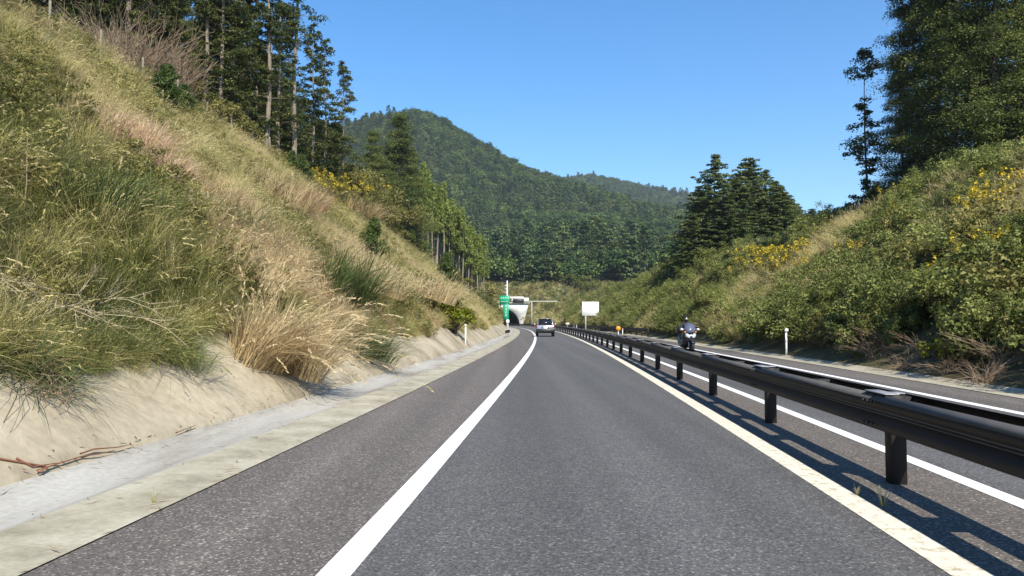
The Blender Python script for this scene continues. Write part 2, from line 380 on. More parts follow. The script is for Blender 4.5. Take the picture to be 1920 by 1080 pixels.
def grid(name, X, Y, Z, mat, skip=None, mats=None, midx=None):
    n, k = X.shape; i = np.arange(n - 1)[:, None] * k; j = np.arange(k - 1)[None]
    Q = np.stack([i + j, i + j + 1, i + k + j + 1, i + k + j], -1).reshape(-1, 4)
    V = np.stack([X, Y, Z], -1).reshape(-1, 3)
    c = V[Q].mean(1); keep = np.ones(len(Q), bool)
    if skip is not None: keep = ~skip(c)
    mi = midx(c[keep]) if midx is not None else None
    return mk(name, V, Q[keep], None, mat, smooth=True, mats=mats, midx=mi)
def skip_tunnel(c):
    dx = c[:, 0] - PX0; dy = c[:, 1] - PORTAL_Y
    lx = dx * math.cos(PHEAD) + dy * math.sin(PHEAD); ly = -dx * math.sin(PHEAD) + dy * math.cos(PHEAD)
    return (abs(lx) < 6.7) & (ly > -1.5) & (ly < 62) & (c[:, 2] < 7.0)
oo = np.concatenate([np.linspace(-130, -40, 16)[:-1], np.linspace(-40, -24, 12)[:-1], np.linspace(-24, -5, 60)[:-1], np.linspace(-5, -3.3, 14), [4.0], np.linspace(10.85, 13, 12), np.linspace(13.3, 28, 40), np.linspace(30, 140, 24)])
yy = np.concatenate([np.arange(-14, 2, .7), np.arange(2, 34, .22), np.arange(34, 60, .6), np.arange(60, 140, 1.4), np.arange(140, 284, 2.0), np.arange(284, 330, 1.0)])
OO, YY = np.meshgrid(oo, yy); XX = OO + wl(YY)
def grass_edge(y): return .70 + .70 * vnoise(y, y * 0, 1.7) + .45 * vnoise(y, y * 0, .6)
def gmid(c):
    o = c[:, 0] - wl(c[:, 1]); lim = -3.65 - grass_edge(c[:, 1])
    wood = ((o < -24) | (o > 26) | (c[:, 1] > 322)).astype(int)
    return np.where((o > lim) & (o < 0) & (c[:, 1] < 283), 1, wood * 2)
tag(grid('hillside', XX, YY, height(XX, YY), None, skip_tunnel, [M['soil'], M['sand'], M['forestfloor']], gmid), kind='structure')
zz = np.concatenate([np.arange(326, 700, 7), np.arange(700, 1100, 9), np.arange(1100, 2900, 30)]); pp = np.linspace(-1450, 3350, 420)
PP, ZZ = np.meshgrid(pp, zz); XX = (PP - 960) / FPX * ZZ
tag(grid('mountain', XX, ZZ, height(XX, ZZ), M['forestfloor']), kind='structure')

ys = np.concatenate([np.arange(-12, 130, 1.0), np.arange(130, 286.5, 2.5)])
def strip(name, o1, o2, z, mat, n=2, zf=None, y0=None, y1=None):
    y_ = ys if y0 is None else np.linspace(y0, y1, max(2, int((y1 - y0) / 1.0) + 1))
    o = np.linspace(o1, o2, n); O, Y = np.meshgrid(o, y_)
    Z = np.full(O.shape, z) if zf is None else zf(O)
    return tag(grid(name, O + wl(Y), Y, Z, mat), kind='structure')
strip('road_shoulder', -1.8, .02, 0, M['shoulder'])
strip('road', .02, 3.62, 0, M['lane'])
strip('median_strip', 3.62, 5.0, 0, M['shoulder'])
strip('opposite_road', 5.0, 8.6, 0, M['lane'])
strip('opposite_shoulder', 8.6, 10.0, 0, M['shoulder'])
strip('road_marking_line', -.10, .10, .004, M['white'])
strip('road_marking_cream_line', 3.53, 3.77, .004, M['cream'])
strip('road_marking_inner_line', 4.88, 5.06, .004, M['white'])
strip('road_marking_outer_line', 8.48, 8.68, .004, M['white'])
strip('gutter_edge', -2.5, -1.78, 0, M['curb'], 6, lambda O: .012 + .02 * sst(-1.8, -2.4, O))
strip('gutter', -3.62, -2.5, 0, M['gutter'], 9, lambda O: .03 - .10 * np.sin(np.clip((O + 3.5) / 1.0, 0, 1) * math.pi) + .08 * np.clip(-O - 3.5, 0, 1))
strip('opposite_gutter', 9.98, 11.02, 0, M['curb'], 7, lambda O: .012 - .04 * np.sin(np.clip((O - 10.3) / .8, 0, 1) * math.pi) + .35 * np.clip(O - 10.9, 0, 1))

# ------------------------------------------------------------------ tunnel mouth
pt = empty('tunnel_portal', (PX0, PORTAL_Y, 0), PHEAD, 'white concrete tunnel mouth with a dark arch where the road enters the hill', 'tunnel')
AW, AH = 6.1, 6.4
th = np.linspace(0, math.pi, 33); arch = np.stack([AW * np.cos(th), AH * np.sin(th)], -1)
def outer(a):                                # the wall's edge along the same rays
    if a < math.atan2(8.6, 9.6): h = 9.6 * math.tan(a); s = 7.3 / (1 - (2.3 / 8.6) * math.tan(a)) if True else 1; return (s, s * math.tan(a))
    if a > math.pi - math.atan2(8.6, 9.6): b = math.pi - a; return (-9.6, 9.6 * math.tan(b))
    return (8.6 / math.tan(a), 8.6)
out = np.array([outer(min(max(math.atan2(p[1], p[0]), 1e-4), math.pi - 1e-4)) for p in arch])
n = len(arch); V = []
for d in (0, 1.6):
    V += [(p[0], d, p[1]) for p in arch] + [(p[0], d, p[1]) for p in out]
Q = []
for i in range(n - 1):
    Q += [(i, i + 1, n + i + 1, n + i), (2 * n + i, 3 * n + i, 3 * n + i + 1, 2 * n + i + 1), (i, 2 * n + i, 2 * n + i + 1, i + 1), (n + i, n + i + 1, 3 * n + i + 1, 3 * n + i)]
Q += [(0, n, 3 * n, 2 * n), (n - 1, 3 * n - 1, 4 * n - 1, 2 * n - 1)]
mk('wall', V, Q, None, M['concrete'], parent=pt)
b = MB(); b.box((0, .4, 8.75), (20, 2.4, .26)); b.build('coping', M['concrete'], pt)
b = MB()
V = [(p[0] * 1.0, d, p[1]) for d in (1.6, 20, 40, 60) for p in arch]
Q = [(r * n + i, r * n + n + i, r * n + n + i + 1, r * n + i + 1) for r in range(3) for i in range(n - 1)]
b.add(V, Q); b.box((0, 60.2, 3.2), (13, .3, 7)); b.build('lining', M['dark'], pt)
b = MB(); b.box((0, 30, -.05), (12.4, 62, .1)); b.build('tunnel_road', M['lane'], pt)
b = MB(); b.box((6.1, .2, 10.0), (6.6, 3.0, 1.5), bev=.05); b.build('roof_house', M['concrete'], pt)
b = MB(); b.box((10.4, 2.2, 1.9), (3.2, 3.6, 3.8)); b.box((10.4, 2.2, 3.9), (3.6, 4.0, .25)); b.build('side_wall', M['concrete2'], pt)

# ------------------------------------------------------------------ foliage building blocks
def unit(v): return v / (np.linalg.norm(v, axis=-1, keepdims=True) + 1e-9)
def cards(C, N, size, aspect=1.6, up=None):
    """one leaf-spray rhombus at each centre; N is the facing, size the half length"""
    n = len(C); size = np.broadcast_to(size, (n,))[:, None]
    a = unit(np.cross(N, rng.normal(size=(n, 3)))) if up is None else unit(up - N * (up * N).sum(1, keepdims=True))
    b = np.cross(N, a)
    a = a * size; b = b * size / aspect
    bend = N * size * .25
    V = np.stack([C - a - bend, C + b + bend, C + a - bend, C - b + bend], 1).reshape(-1, 3)
    return V, np.arange(4 * n).reshape(-1, 4)
def clumps(P, Rr, per, size, aspect=1.6, flat=1.0, upb=.45, tone_spread=.35, dome=0.0):
    """P clump centres, Rr radii; leaves sit mostly in the outer shell of each clump and face outwards and up"""
    n = len(P); k = n * per
    Rr = np.broadcast_to(Rr, (n,)); idx = np.repeat(np.arange(n), per)
    d = unit(rng.normal(size=(k, 3))); rad = (rng.random(k) ** .45)[:, None] * Rr[idx][:, None]
    d[:, 2] = np.where(rng.random(k) < dome, abs(d[:, 2]), d[:, 2])
    off = d * rad; off[:, 2] *= flat
    N = unit(d * .7 + np.array((0, 0, upb)) + rng.normal(size=(k, 3)) * .45)
    V, Q = cards(P[idx] + off, N, size * rng.uniform(.6, 1.3, k), aspect)
    ct = rng.normal(0, .12, n)
    tone = .42 + ct[idx] + rng.normal(0, tone_spread * .5, k)
    return V, Q, np.repeat(np.clip(tone, 0, 1), 4)
def join(parts):
    V, Q, T, o = [], [], [], 0
    for v, q, t in parts: V.append(v); Q.append(q + o); T.append(t); o += len(v)
    return np.concatenate(V), np.concatenate(Q), np.concatenate(T)

def trunk_mb(H, r0, lean=.0, k=8, top=1.0, wob=.08):
    z = np.linspace(-.6, H * top, 9); ph = random.random() * 6
    x = lean * z + wob * np.sin(z * .5 + ph); y = wob * np.cos(z * .43 + ph)
    rr = r0 * np.clip(1 - z / (H * 1.05), .06, 1.2); rr[0] *= 1.35
    m = MB(); m.tube(np.stack([x, y, z], -1), rr, k); return m, (lambda h: np.array((np.interp(h, z, x), np.interp(h, z, y), h)))

def tree_parts(kind, H, seed):
    """returns (trunk MB, crown arrays) of one tree of the kind"""
    global rng
    keep = rng; rng = np.random.default_rng(seed); random.seed(seed)
    P, Rd = [], []
    if kind in ('cedar', 'cedar_bare', 'cedar_full', 'slim'):
        r0 = {'slim': .12}.get(kind, H * .0085 + .04)
        tm, at_h = trunk_mb(H, r0, random.uniform(-.015, .015))
        base = {'cedar': .22, 'cedar_bare': .46, 'cedar_full': .04, 'slim': .03}[kind]
        Rm = {'cedar': 2.4, 'cedar_bare': 2.1, 'cedar_full': 3.6, 'slim': 1.35}[kind]
        z = base * H
        while z < H * .995:
            f = (z / H - base) / (1 - base)
            prof = (1 - f) ** .75 * (.55 + .45 * min(1, f * 4 + .25)) + .10
            if kind == 'slim':
                prof = (.9 + .5 * math.sin(f * 17)) * (1 - .5 * f)
                if .74 < f < .84 : z += .5; continue
                if f > .84: prof = .95
            for _ in range({'cedar_full': 7, 'slim': 3}.get(kind, 3)):
                if rng.random() < (.16 if kind != 'cedar_full' else .05): continue
                a = rng.uniform(0, 6.283); rr = Rm * prof * rng.uniform(.45, 1.12)
                c0 = at_h(z); c = c0 + np.array((math.cos(a) * rr, math.sin(a) * rr, -.12 * rr + rng.uniform(-.2, .25)))
                steps = 2 if rr > .8 else 1
                for q in range(steps):
                    e = c0 + (c - c0) * (1 - .42 * q) + rng.normal(0, .08, 3)
                    P.append(e); Rd.append(rng.uniform(.30, .62) * (1.5 if kind == 'cedar_full' else 1) * (.75 + .4 * prof))
                if rng.random() < .6: tm.tube([c0, c0 * .4 + c * .6 + np.array((0, 0, .12)), c], [.035, .025, .008], 4, False)
            z += {'cedar_full': .92, 'slim': .5}.get(kind, .46) * rng.uniform(.7, 1.3)
        if kind in ('cedar', 'cedar_bare'):           # a few low sprays on the bare trunk
            for _ in range(34):
                z = rng.uniform(.10, base) * H; a = rng.uniform(0, 6.283); c = at_h(z) + np.array((math.cos(a), math.sin(a), 0)) * rng.uniform(.4, 1.9)
                P.append(c); Rd.append(rng.uniform(.3, .62)); tm.tube([at_h(z), c], [.03, .008], 4, False)
        P = np.array(P); Rd = np.array(Rd)
        crown = clumps(P, Rd * (1.45 if kind == 'cedar_full' else 1.12), 58 if kind != 'cedar_full' else 190, .12 if kind != 'cedar_full' else .085, 1.9, .7, .95, .30, .75)
    elif kind == 'layered':                          # fir with flat tiers of branches
        tm, at_h = trunk_mb(H, .22); z = H * .10
        while z < H * .99:
            f = z / H; Rm = (5.8 * (1 - f) ** .74 * (.35 + .65 * min(1, f * 3 + .3)) + .2) * rng.uniform(.75, 1.15)
            nb = int(6 + 5 * (1 - f)); a0 = rng.uniform(0, 6.283)
            for q in range(nb):
                if rng.random() < .15: continue
                a = a0 + q * 6.283 / nb + rng.uniform(-.3, .3); L = Rm * rng.uniform(.7, 1.1)
                c0 = at_h(z); tip = c0 + np.array((math.cos(a) * L, math.sin(a) * L, rng.uniform(-.1, .12) * L))
                tm.tube([c0, tip], [.04, .01], 4, False)
                for s in np.arange(.28, 1.01, .55 / max(L, .5)):
                    P.append(c0 + (tip - c0) * s + rng.normal(0, .10, 3)); Rd.append(rng.uniform(.32, .58) * (1.1 - .3 * s))
            z += rng.uniform(.55, .95) * (1.1 - .5 * f)
        crown = clumps(np.array(P), np.array(Rd), 36, .15, 2.0, .40, .95, .3, .6)
    elif kind == 'cypress':
        tm, at_h = trunk_mb(H, .15, 0, 7); z = H * .5
        while z < H * .995:
            f = (z / H - .5) / .5
            for _ in range(4):
                a = rng.uniform(0, 6.283); rr = (1.45 * (1 - f) ** .8 + .08) * rng.uniform(.4, 1.05)
                P.append(at_h(z) + np.array((math.cos(a) * rr, math.sin(a) * rr, -.25 * rr))); Rd.append(rng.uniform(.3, .5))
            z += .42
        crown = clumps(np.array(P), np.array(Rd), 30, .16, 2.2, 1.2, .3)
    elif kind in ('broad', 'shrub'):
        tm = MB(); sh = kind == 'shrub'; W = H * (.62 if sh else .36)
        if not sh: m2, at_h = trunk_mb(H, .12 + H * .008, .02, 7, .75); tm = m2
        nl = 22 if sh else 34
        for q in range(nl):
            d = unit(rng.normal(size=3)); d[2] = abs(d[2]) * (1 if sh else .8) + (.0 if sh else -.15)
            c = np.array((0, 0, H * (.32 if sh else .62))) + d * np.array((W, W, H * (.62 if sh else .36))) * rng.uniform(.45, 1.0)
            base = np.array((rng.normal(0, .08), rng.normal(0, .08), -.1)) if sh else at_h(H * rng.uniform(.25, .6))
            tm.tube([base, base * .45 + c * .55 + rng.normal(0, .06, 3), c], [.035 if not sh else .02, .02, .006], 4, False)
            P.append(c); Rd.append(H * rng.uniform(.11, .22) if sh else H * rng.uniform(.09, .17))
        crown = clumps(np.array(P), np.array(Rd), 70 if sh else 80, (.055 + H * .012) if sh else .15, 1.7, .85, .6)
    elif kind == 'sapling':
        tm, at_h = trunk_mb(H, .035, .03, 6, 1, .03); parts = []
        z = .1 * H
        while z < H:
            f = z / H
            for _ in range(5):
                a = rng.uniform(0, 6.283); L = (H * .42 * (1 - f) + .12) * rng.uniform(.6, 1.1); c0 = at_h(z); tip = c0 + np.array((math.cos(a) * L, math.sin(a) * L, L * .45))
                tm.tube([c0, tip], [.012, .005], 4, False)
                for s in np.linspace(.3, 1, 4): P.append(c0 + (tip - c0) * s); Rd.append(.15)
            z += .14
        crown = clumps(np.array(P), np.array(Rd), 24, .085, 5.0, 1.0, .5)
    rng = keep
    return tm, crown

def tree_proto(name, kind, H, seed, leaf, bark, link=True):
    tm, (V, Q, T) = tree_parts(kind, H, seed)
    root = empty(name)
    tm.build('trunk', M[bark], root, True)
    mk('crown', V, Q, None, M[leaf], T, parent=root)
    return root
def place(proto, loc, s=1.0, rz=None, label=None, cat='tree', group=None, used=set(), leaf=None):
    o = copy_tree(proto) if proto.name in used else proto
    used.add(proto.name)
    o.location = loc; o.rotation_euler = (0, 0, random.uniform(0, 6.283) if rz is None else rz); o.scale = (s, s, s * random.uniform(.96, 1.05))
    tag(o, label, cat, group); return o

# ------------------------------------------------------------------ grass tufts
def blades(n, L, spread, lean, width, wind=(.5, .2), tone=(.2, .7), plume=0, droop=.7, seg=5):
    """n arching blades from one root; plume blades end in a feathery head"""
    ang = rng.uniform(0, 6.283, n); r = spread * np.sqrt(rng.random(n))
    base = np.stack([r * np.cos(ang), r * np.sin(ang), np.full(n, -.05)], -1)
    a2 = ang + rng.normal(0, .7, n)
    ln = L * rng.uniform(.55, 1.15, n); le = lean * rng.uniform(.4, 1.3, n)
    out = np.stack([np.cos(a2) * le + wind[0] * .7 * rng.uniform(.3, 1.3, n), np.sin(a2) * le + wind[1] + rng.normal(0, .12, n)], -1)
    t = np.linspace(0, 1, seg)
    P = np.zeros((n, seg, 3))
    P[..., :2] = base[:, None, :2] + out[:, None] * (ln[:, None] * (.25 * t + .75 * t ** 2)[None])[..., None]
    dr = droop * rng.uniform(.3, 1.2, n) * np.linalg.norm(out, axis=1)
    P[..., 2] = base[:, None, 2] + ln[:, None] * (t[None] - dr[:, None] * .5 * t[None] ** 2.4)
    side = np.stack([-np.sin(a2), np.cos(a2), rng.normal(0, .4, n)], -1); side = unit(side)
    wd = width * rng.uniform(.7, 1.3, n)[:, None] * np.array([.8, 1.0, .85, .55, .08])[None] if seg == 5 else width * np.ones((n, seg)) * np.linspace(1, .1, seg)[None]
    V = np.stack([P - side[:, None] * wd[..., None] / 2, P + side[:, None] * wd[..., None] / 2], 2)
    i = (np.arange(n)[:, None] * seg + np.arange(seg - 1)[None]) * 2
    Q = np.stack([i, i + 1, i + 3, i + 2], -1).reshape(-1, 4)
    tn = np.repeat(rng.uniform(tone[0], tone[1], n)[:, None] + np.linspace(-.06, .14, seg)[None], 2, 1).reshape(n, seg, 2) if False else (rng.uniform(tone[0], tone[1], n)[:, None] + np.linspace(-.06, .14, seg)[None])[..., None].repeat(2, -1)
    parts = [(V.reshape(-1, 3), Q, np.clip(tn, 0, 1).ravel())]
    if plume:
        m = plume; q = rng.integers(0, n, m); tip = P[q, -1]; d = unit(P[q, -1] - P[q, -2])
        k = 14
        s = rng.random((m, k)); C = tip[:, None] + d[:, None] * (s * .26)[..., None]; C[..., 2] -= .12 * s ** 2 * .6
        C = C.reshape(-1, 3); dd = np.repeat(d, k, 0)
        up = unit(dd + rng.normal(0, .35, (m * k, 3)) + np.array((.25, .1, -.25))); N = unit(np.cross(up, rng.normal(size=(m * k, 3))))
        v, f = cards(C, N, .036, 5.0, up)
        parts.append((v, f, np.full(len(v), .97) + np.repeat(rng.normal(0, .05, m * k), 4)))
    return join(parts)
def source(name, arr, leaf):
    V, Q, T = arr; return mk(name, V, Q, None, M[leaf], T, link=False)

def scatter(name, pts, rot, scl, idx, tint, sources):
    c = bpy.data.collections.new(name + '_kinds')
    for i, s in enumerate(sources): s.name = 'k%02d_%s' % (i, name); c.objects.link(s)
    ob = mk(name, pts); me = ob.data; n = len(pts)
    for nm, ty, f, v in (('rot', 'FLOAT_VECTOR', 'vector', rot), ('scl', 'FLOAT', 'value', scl), ('idx', 'INT', 'value', idx), ('tint', 'FLOAT', 'value', tint)):
        a = me.attributes.new(nm, ty, 'POINT'); a.data.foreach_set(f, np.ascontiguousarray(v, dtype=np.int32 if ty == 'INT' else np.float32).ravel())
    g = bpy.data.node_groups.new(name, 'GeometryNodeTree')
    g.interface.new_socket('Geometry', in_out='INPUT', socket_type='NodeSocketGeometry'); g.interface.new_socket('Geometry', in_out='OUTPUT', socket_type='NodeSocketGeometry')
    N = g.nodes; L = g.links
    gi = N.new('NodeGroupInput'); go = N.new('NodeGroupOutput'); ci = N.new('GeometryNodeCollectionInfo'); ip = N.new('GeometryNodeInstanceOnPoints')
    ci.inputs['Collection'].default_value = c; ci.inputs['Separate Children'].default_value = True; ci.inputs['Reset Children'].default_value = True
    ip.inputs['Pick Instance'].default_value = True
    L.new(gi.outputs[0], ip.inputs['Points']); L.new(ci.outputs[0], ip.inputs['Instance'])
    for nm, ty, s in (('rot', 'FLOAT_VECTOR', 'Rotation'), ('scl', 'FLOAT', 'Scale'), ('idx', 'INT', 'Instance Index')):
        a = N.new('GeometryNodeInputNamedAttribute'); a.data_type = ty; a.inputs[0].default_value = nm
        L.new([q for q in a.outputs if q.enabled][0], ip.inputs[s])
    L.new(ip.outputs[0], go.inputs[0])
    md = ob.modifiers.new('scatter', 'NODES'); md.node_group = g
    return ob

# ---- the grass on the left bank
def bank_points(side, y0, y1, dens, d0, d1):
    n = int(dens * (y1 - y0) * (d1 - d0)); y = rng.uniform(y0, y1, n); d = rng.uniform(d0, d1, n)
    o = (-3.5 - d) if side < 0 else (10.95 + d); x = wl(y) + o
    return np.stack([x, y, height(x, y)], -1), d
gk = [source('g', blades(120, 1.0, .30, .75, .010, (.22, .05), (.0, .60), 3, 1.0), 'grass'),
      source('g', blades(115, 1.1, .32, .75, .010, (.25, .1), (.2, .85), 8, 1.05), 'grass'),
      source('g', blades(110, .8, .34, 1.0, .010, (.2, .0), (.05, .7), 0, 1.1), 'grass'),
      source('g', blades(85, 1.25, .26, .6, .010, (.35, .1), (.35, 1.0), 14, .9), 'grass'),
      source('g', blades(120, .7, .36, .9, .011, (.15, .0), (.0, .4), 0, 1.1), 'grass'),
      source('g', blades(110, 1.0, .34, .9, .010, (.2, -.1), (.25, .9), 4, 1.1), 'grass'),
      None,
      source('g', blades(95, .85, .34, .7, .010, (.3, .0), (.1, .9), 2, 1.0), 'drygrass'),
      source('g', blades(80, 1.0, .30, .6, .010, (.35, .1), (.3, 1.0), 6, .9), 'drygrass')]
gk[6] = source('g', clumps(np.stack([rng.normal(0, .28, 20), rng.normal(0, .28, 20), np.abs(rng.normal(.42, .25, 20))], -1), .17, 44, .05, 2.6, .8, .6), 'olive')
pts, dd = [], []
for y0, y1, dens in ((2, 16, 11.0), (16, 36, 8.0), (36, 70, 5.0), (70, 120, 2.6), (120, 235, 1.3)):
    p, d = bank_points(-1, y0, y1, dens, .7, 21.5)
    k = d > grass_edge(p[:, 1]); pts.append(p[k]); dd.append(d[k])
ye = rng.uniform(3, 70, 1300); de = grass_edge(ye) + rng.uniform(-.05, .4, 1300); xe = wl(ye) - 3.5 - de
pts.append(np.stack([xe, ye, height(xe, ye)], -1)); dd.append(de)
pts = np.concatenate(pts); dd = np.concatenate(dd); n = len(pts)
dryness = fbm(pts[:, 0], pts[:, 1], 9, 4); patch = fbm(pts[:, 0] + 50, pts[:, 1] * 1.0, 3.2, 3)
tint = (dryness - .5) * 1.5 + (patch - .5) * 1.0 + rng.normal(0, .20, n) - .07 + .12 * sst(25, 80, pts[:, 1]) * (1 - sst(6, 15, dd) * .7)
dpat = fbm(pts[:, 0] + 200, pts[:, 1] + 90, 4.5, 3); lpat = fbm(pts[:, 0] + 400, pts[:, 1] + 190, 3.0, 3)
gsel = rng.choice(6, n, p=[.24, .19, .19, .08, .16, .14])
gsel = np.where(lpat > .53, np.where(rng.random(n) < .6, 6, gsel), gsel)
gsel = np.where(dpat + rng.normal(0, .05, n) > .635, rng.choice([7, 8], n), gsel)
mound = vnoise(pts[:, 0] + 70, pts[:, 1] + 33, 1.25)
sc_ = (.50 + .45 * patch + .45 * (mound - .35)) * (1 + .35 * sst(60, 200, pts[:, 1])) * rng.uniform(.8, 1.2, n) * np.clip(.5 + (dd - 1.0) * .4, .5, 1)
rot = np.stack([rng.normal(0, .25, n), .22 + rng.normal(0, .25, n), np.where(rng.random(n) < .55, rng.uniform(-3.14, 3.14, n), rng.normal(0, .8, n))], -1)
rot[:, 1] += .8 * np.clip(1.9 - dd, 0, 1)
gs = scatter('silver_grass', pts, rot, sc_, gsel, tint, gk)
tag(gs, 'tall olive and straw silver grass leaning over the left bank', 'grass', kind='stuff')

# ---- weeds and shrubs mixed on the right bank
def leafy(H, W, n, size, per=40):
    P = np.stack([rng.normal(0, W, n), rng.normal(0, W, n), np.abs(rng.normal(H * .5, H * .25, n))], -1)
    return clumps(P, H * rng.uniform(.12, .24, n), per, size, 2.2, .8, .6)
rk = [source('r', leafy(.9, .35, 20, .05, 70), 'broad'), source('r', leafy(1.1, .4, 22, .055, 70), 'olive'),
      source('r', leafy(.7, .45, 18, .045, 70), 'olive'), source('r', blades(90, 1.0, .3, .6, .014, (-.25, .1), (.1, .6), 3), 'grass'),
      source('r', blades(80, 1.2, .3, .5, .013, (-.3, .1), (.2, .75), 7), 'grass'), source('r', leafy(1.2, .4, 24, .055, 70), 'palebroad'),
      source('r', blades(70, 1.1, .3, .6, .011, (-.2, .1), (.2, 1.0), 8), 'drygrass'), source('r', leafy(1.8, .55, 34, .06, 70), 'palebroad')]
pts, dd = [], []
for y0, y1, dens in ((4, 30, 3.6), (30, 70, 3.2), (70, 120, 2.2), (120, 225, 1.3)):
    p, d = bank_points(1, y0, y1, dens, .5, 16.5); k = d > .7 + 1.0 * vnoise(p[:, 1], p[:, 1] * 0, 2.3); pts.append(p[k]); dd.append(d[k])
pts = np.concatenate(pts); dd = np.concatenate(dd); n = len(pts)
pn = fbm(pts[:, 0], pts[:, 1], 8, 3); sel = np.where(rng.random(n) < .58 + (pn - .5) * 3.2, rng.choice([3, 4, 6], n, p=[.42, .40, .18]), rng.choice([0, 1, 2, 5, 7], n, p=[.14, .32, .26, .18, .10]))
rot = np.stack([rng.normal(0, .1, n), -.22 + rng.normal(0, .12, n), rng.normal(0, .7, n)], -1)
us = scatter('undergrowth', pts, rot, rng.uniform(.7, 1.25, n) * (1 + .4 * sst(50, 150, pts[:, 1])), sel, (pn - .5) * .8 + rng.normal(0, .08, n), rk)
tag(us, 'mixed weeds, vines and grass covering the right bank', 'undergrowth', kind='stuff')

# ---- weeds over the hill above the tunnel
n = 5200; y = rng.uniform(225, 345, n); px = rng.uniform(820, 1330, n); x = at(px, y); h = height(x, y)
k = (h > .6) & ~skip_tunnel(np.stack([x, y, h], -1)); pts = np.stack([x, y, h], -1)[k]; n = len(pts)
rot = np.stack([rng.normal(0, .1, n), rng.normal(0, .15, n), rng.uniform(0, 6.28, n)], -1)
hk = [source('h', blades(90, 1.0, .5, .6, .03, (.2, 0), (.35, .8), 4), 'grass'), source('h', leafy(1.1, .5, 16, .12), 'olive'), source('h', blades(90, .8, .5, .7, .03, (.1, 0), (.25, .6), 0), 'grass')]
tag(scatter('meadow_grass', pts, rot, rng.uniform(1.3, 2.3, n), rng.choice(3, n, p=[.5, .15, .35]), rng.normal(.1, .1, n), hk), 'dry grass and weeds on the slope above the tunnel', 'grass', kind='stuff')

# ------------------------------------------------------------------ far forest
def far_source(kind, H, seed):
    global rng
    keep = rng; rng = np.random.default_rng(seed); P = []; Rd = []
    if kind == 'pine':
        z = H * .12
        while z < H * .98:
            f = z / H; Rm = 2.9 * (1 - f) ** .7 + .3
            for _ in range(6):
                a = rng.uniform(0, 6.283); r = Rm * rng.uniform(.3, 1.05); P.append((math.cos(a) * r, math.sin(a) * r, z + rng.normal(0, .2))); Rd.append(rng.uniform(.5, .95))
            z += H * .075
        arr = clumps(np.array(P), np.array(Rd) * 1.15, 16, .33, 1.8, .5, .9, .5, .7)
    else:
        for q in range(46):
            d = unit(rng.normal(size=3)); d[2] = abs(d[2]) - .15; P.append(np.array((0, 0, H * .55)) + d * np.array((H * .36, H * .36, H * .42)) * rng.uniform(.5, 1)); Rd.append(H * rng.uniform(.10, .19))
        arr = clumps(np.array(P), np.array(Rd) * 1.15, 19, .34, 1.5, .85, .7, .5, .5)
    rng = keep
    return arr
fsrc = [('pine', 11, 1), ('pine', 13, 2), ('pine', 9.5, 3), ('broad', 8, 4), ('broad', 9.5, 5), ('broad', 7, 6)]
farr = [far_source(*a) for a in fsrc]
# jittered positions over the valley sides
P = []
for z0, z1, step in ((332, 480, 8.2), (480, 700, 7.4), (700, 900, 7.0), (900, 1250, 12), (1250, 1450, 11), (1450, 1640, 8)):
    for z in np.arange(z0, z1, step):
        x0, x1 = at(430, z), at(1700, z)
        if z > 900: x0 = at(900, z)
        x = np.arange(x0, x1, step); m = len(x)
        P.append(np.stack([x + rng.uniform(-.5, .5, m) * step, z + rng.uniform(-.5, .5, m) * step], -1))
P = np.concatenate(P); P = np.column_stack([P, height(P[:, 0], P[:, 1]) - np.where(P[:, 1] > 480, 3.2, 2.8)])
pxs = 960 + FPX * P[:, 0] / P[:, 1]
kindn = fbm(P[:, 0], P[:, 1], 70, 3)
conif = np.where(P[:, 1] < 560, rng.random(len(P)) < .55 + (kindn - .5) * 2.5, rng.random(len(P)) < .30 + (kindn - .5) * 3.0)
near = (P[:, 1] < 470) & (pxs > 860) & (pxs < 1310)
order = np.where(near)[0]; order = order[np.argsort(P[order, 1])][:270]
single = np.zeros(len(P), bool); single[order] = True
pick = np.where(conif, rng.integers(0, 3, len(P)), rng.integers(3, 6, len(P)))
rest = ~single; n = rest.sum()
srcs = [source('f', farr[i], 'farpine' if i < 3 else 'farbroad') for i in range(6)]
szs = rng.uniform(.75, 1.4, len(P)) * np.where(P[:, 1] > 880, 1.6, np.where(P[:, 1] > 480, 1.45, 1.8))
tag(scatter('hillside_forest', P[rest], np.stack([rng.normal(0, .04, n), rng.normal(0, .04, n), rng.uniform(0, 6.28, n)], -1), szs[rest], pick[rest], (kindn[rest] - .5) * 1.1 + .04, srcs),
    'mixed green forest covering the mountain behind the tunnel', 'forest', kind='stuff')
fproto = []
for i, (kd, H, s) in enumerate(fsrc):
    V, Q, T = farr[i]; T = np.clip(T + .08, 0, 1); tm = MB(); tm.tube([(0, 0, -.5), (0, 0, H * .5), (0, 0, H * .92)], [.26, .18, .04], 6)
    tv = np.concatenate(tm.V); tq = np.concatenate(tm.Q)
    me = mk('conifer_tree' if i < 3 else 'broadleaf_tree', np.concatenate([V, tv]), np.concatenate([Q, tq + len(V)]), None, None, np.concatenate([T, np.full(len(tv), .4)]),
            mats=[M['farpine' if i < 3 else 'farbroad'], M['barkdark']], midx=np.r_[np.zeros(len(Q)), np.ones(len(tq))], link=False)
    fproto.append(me)
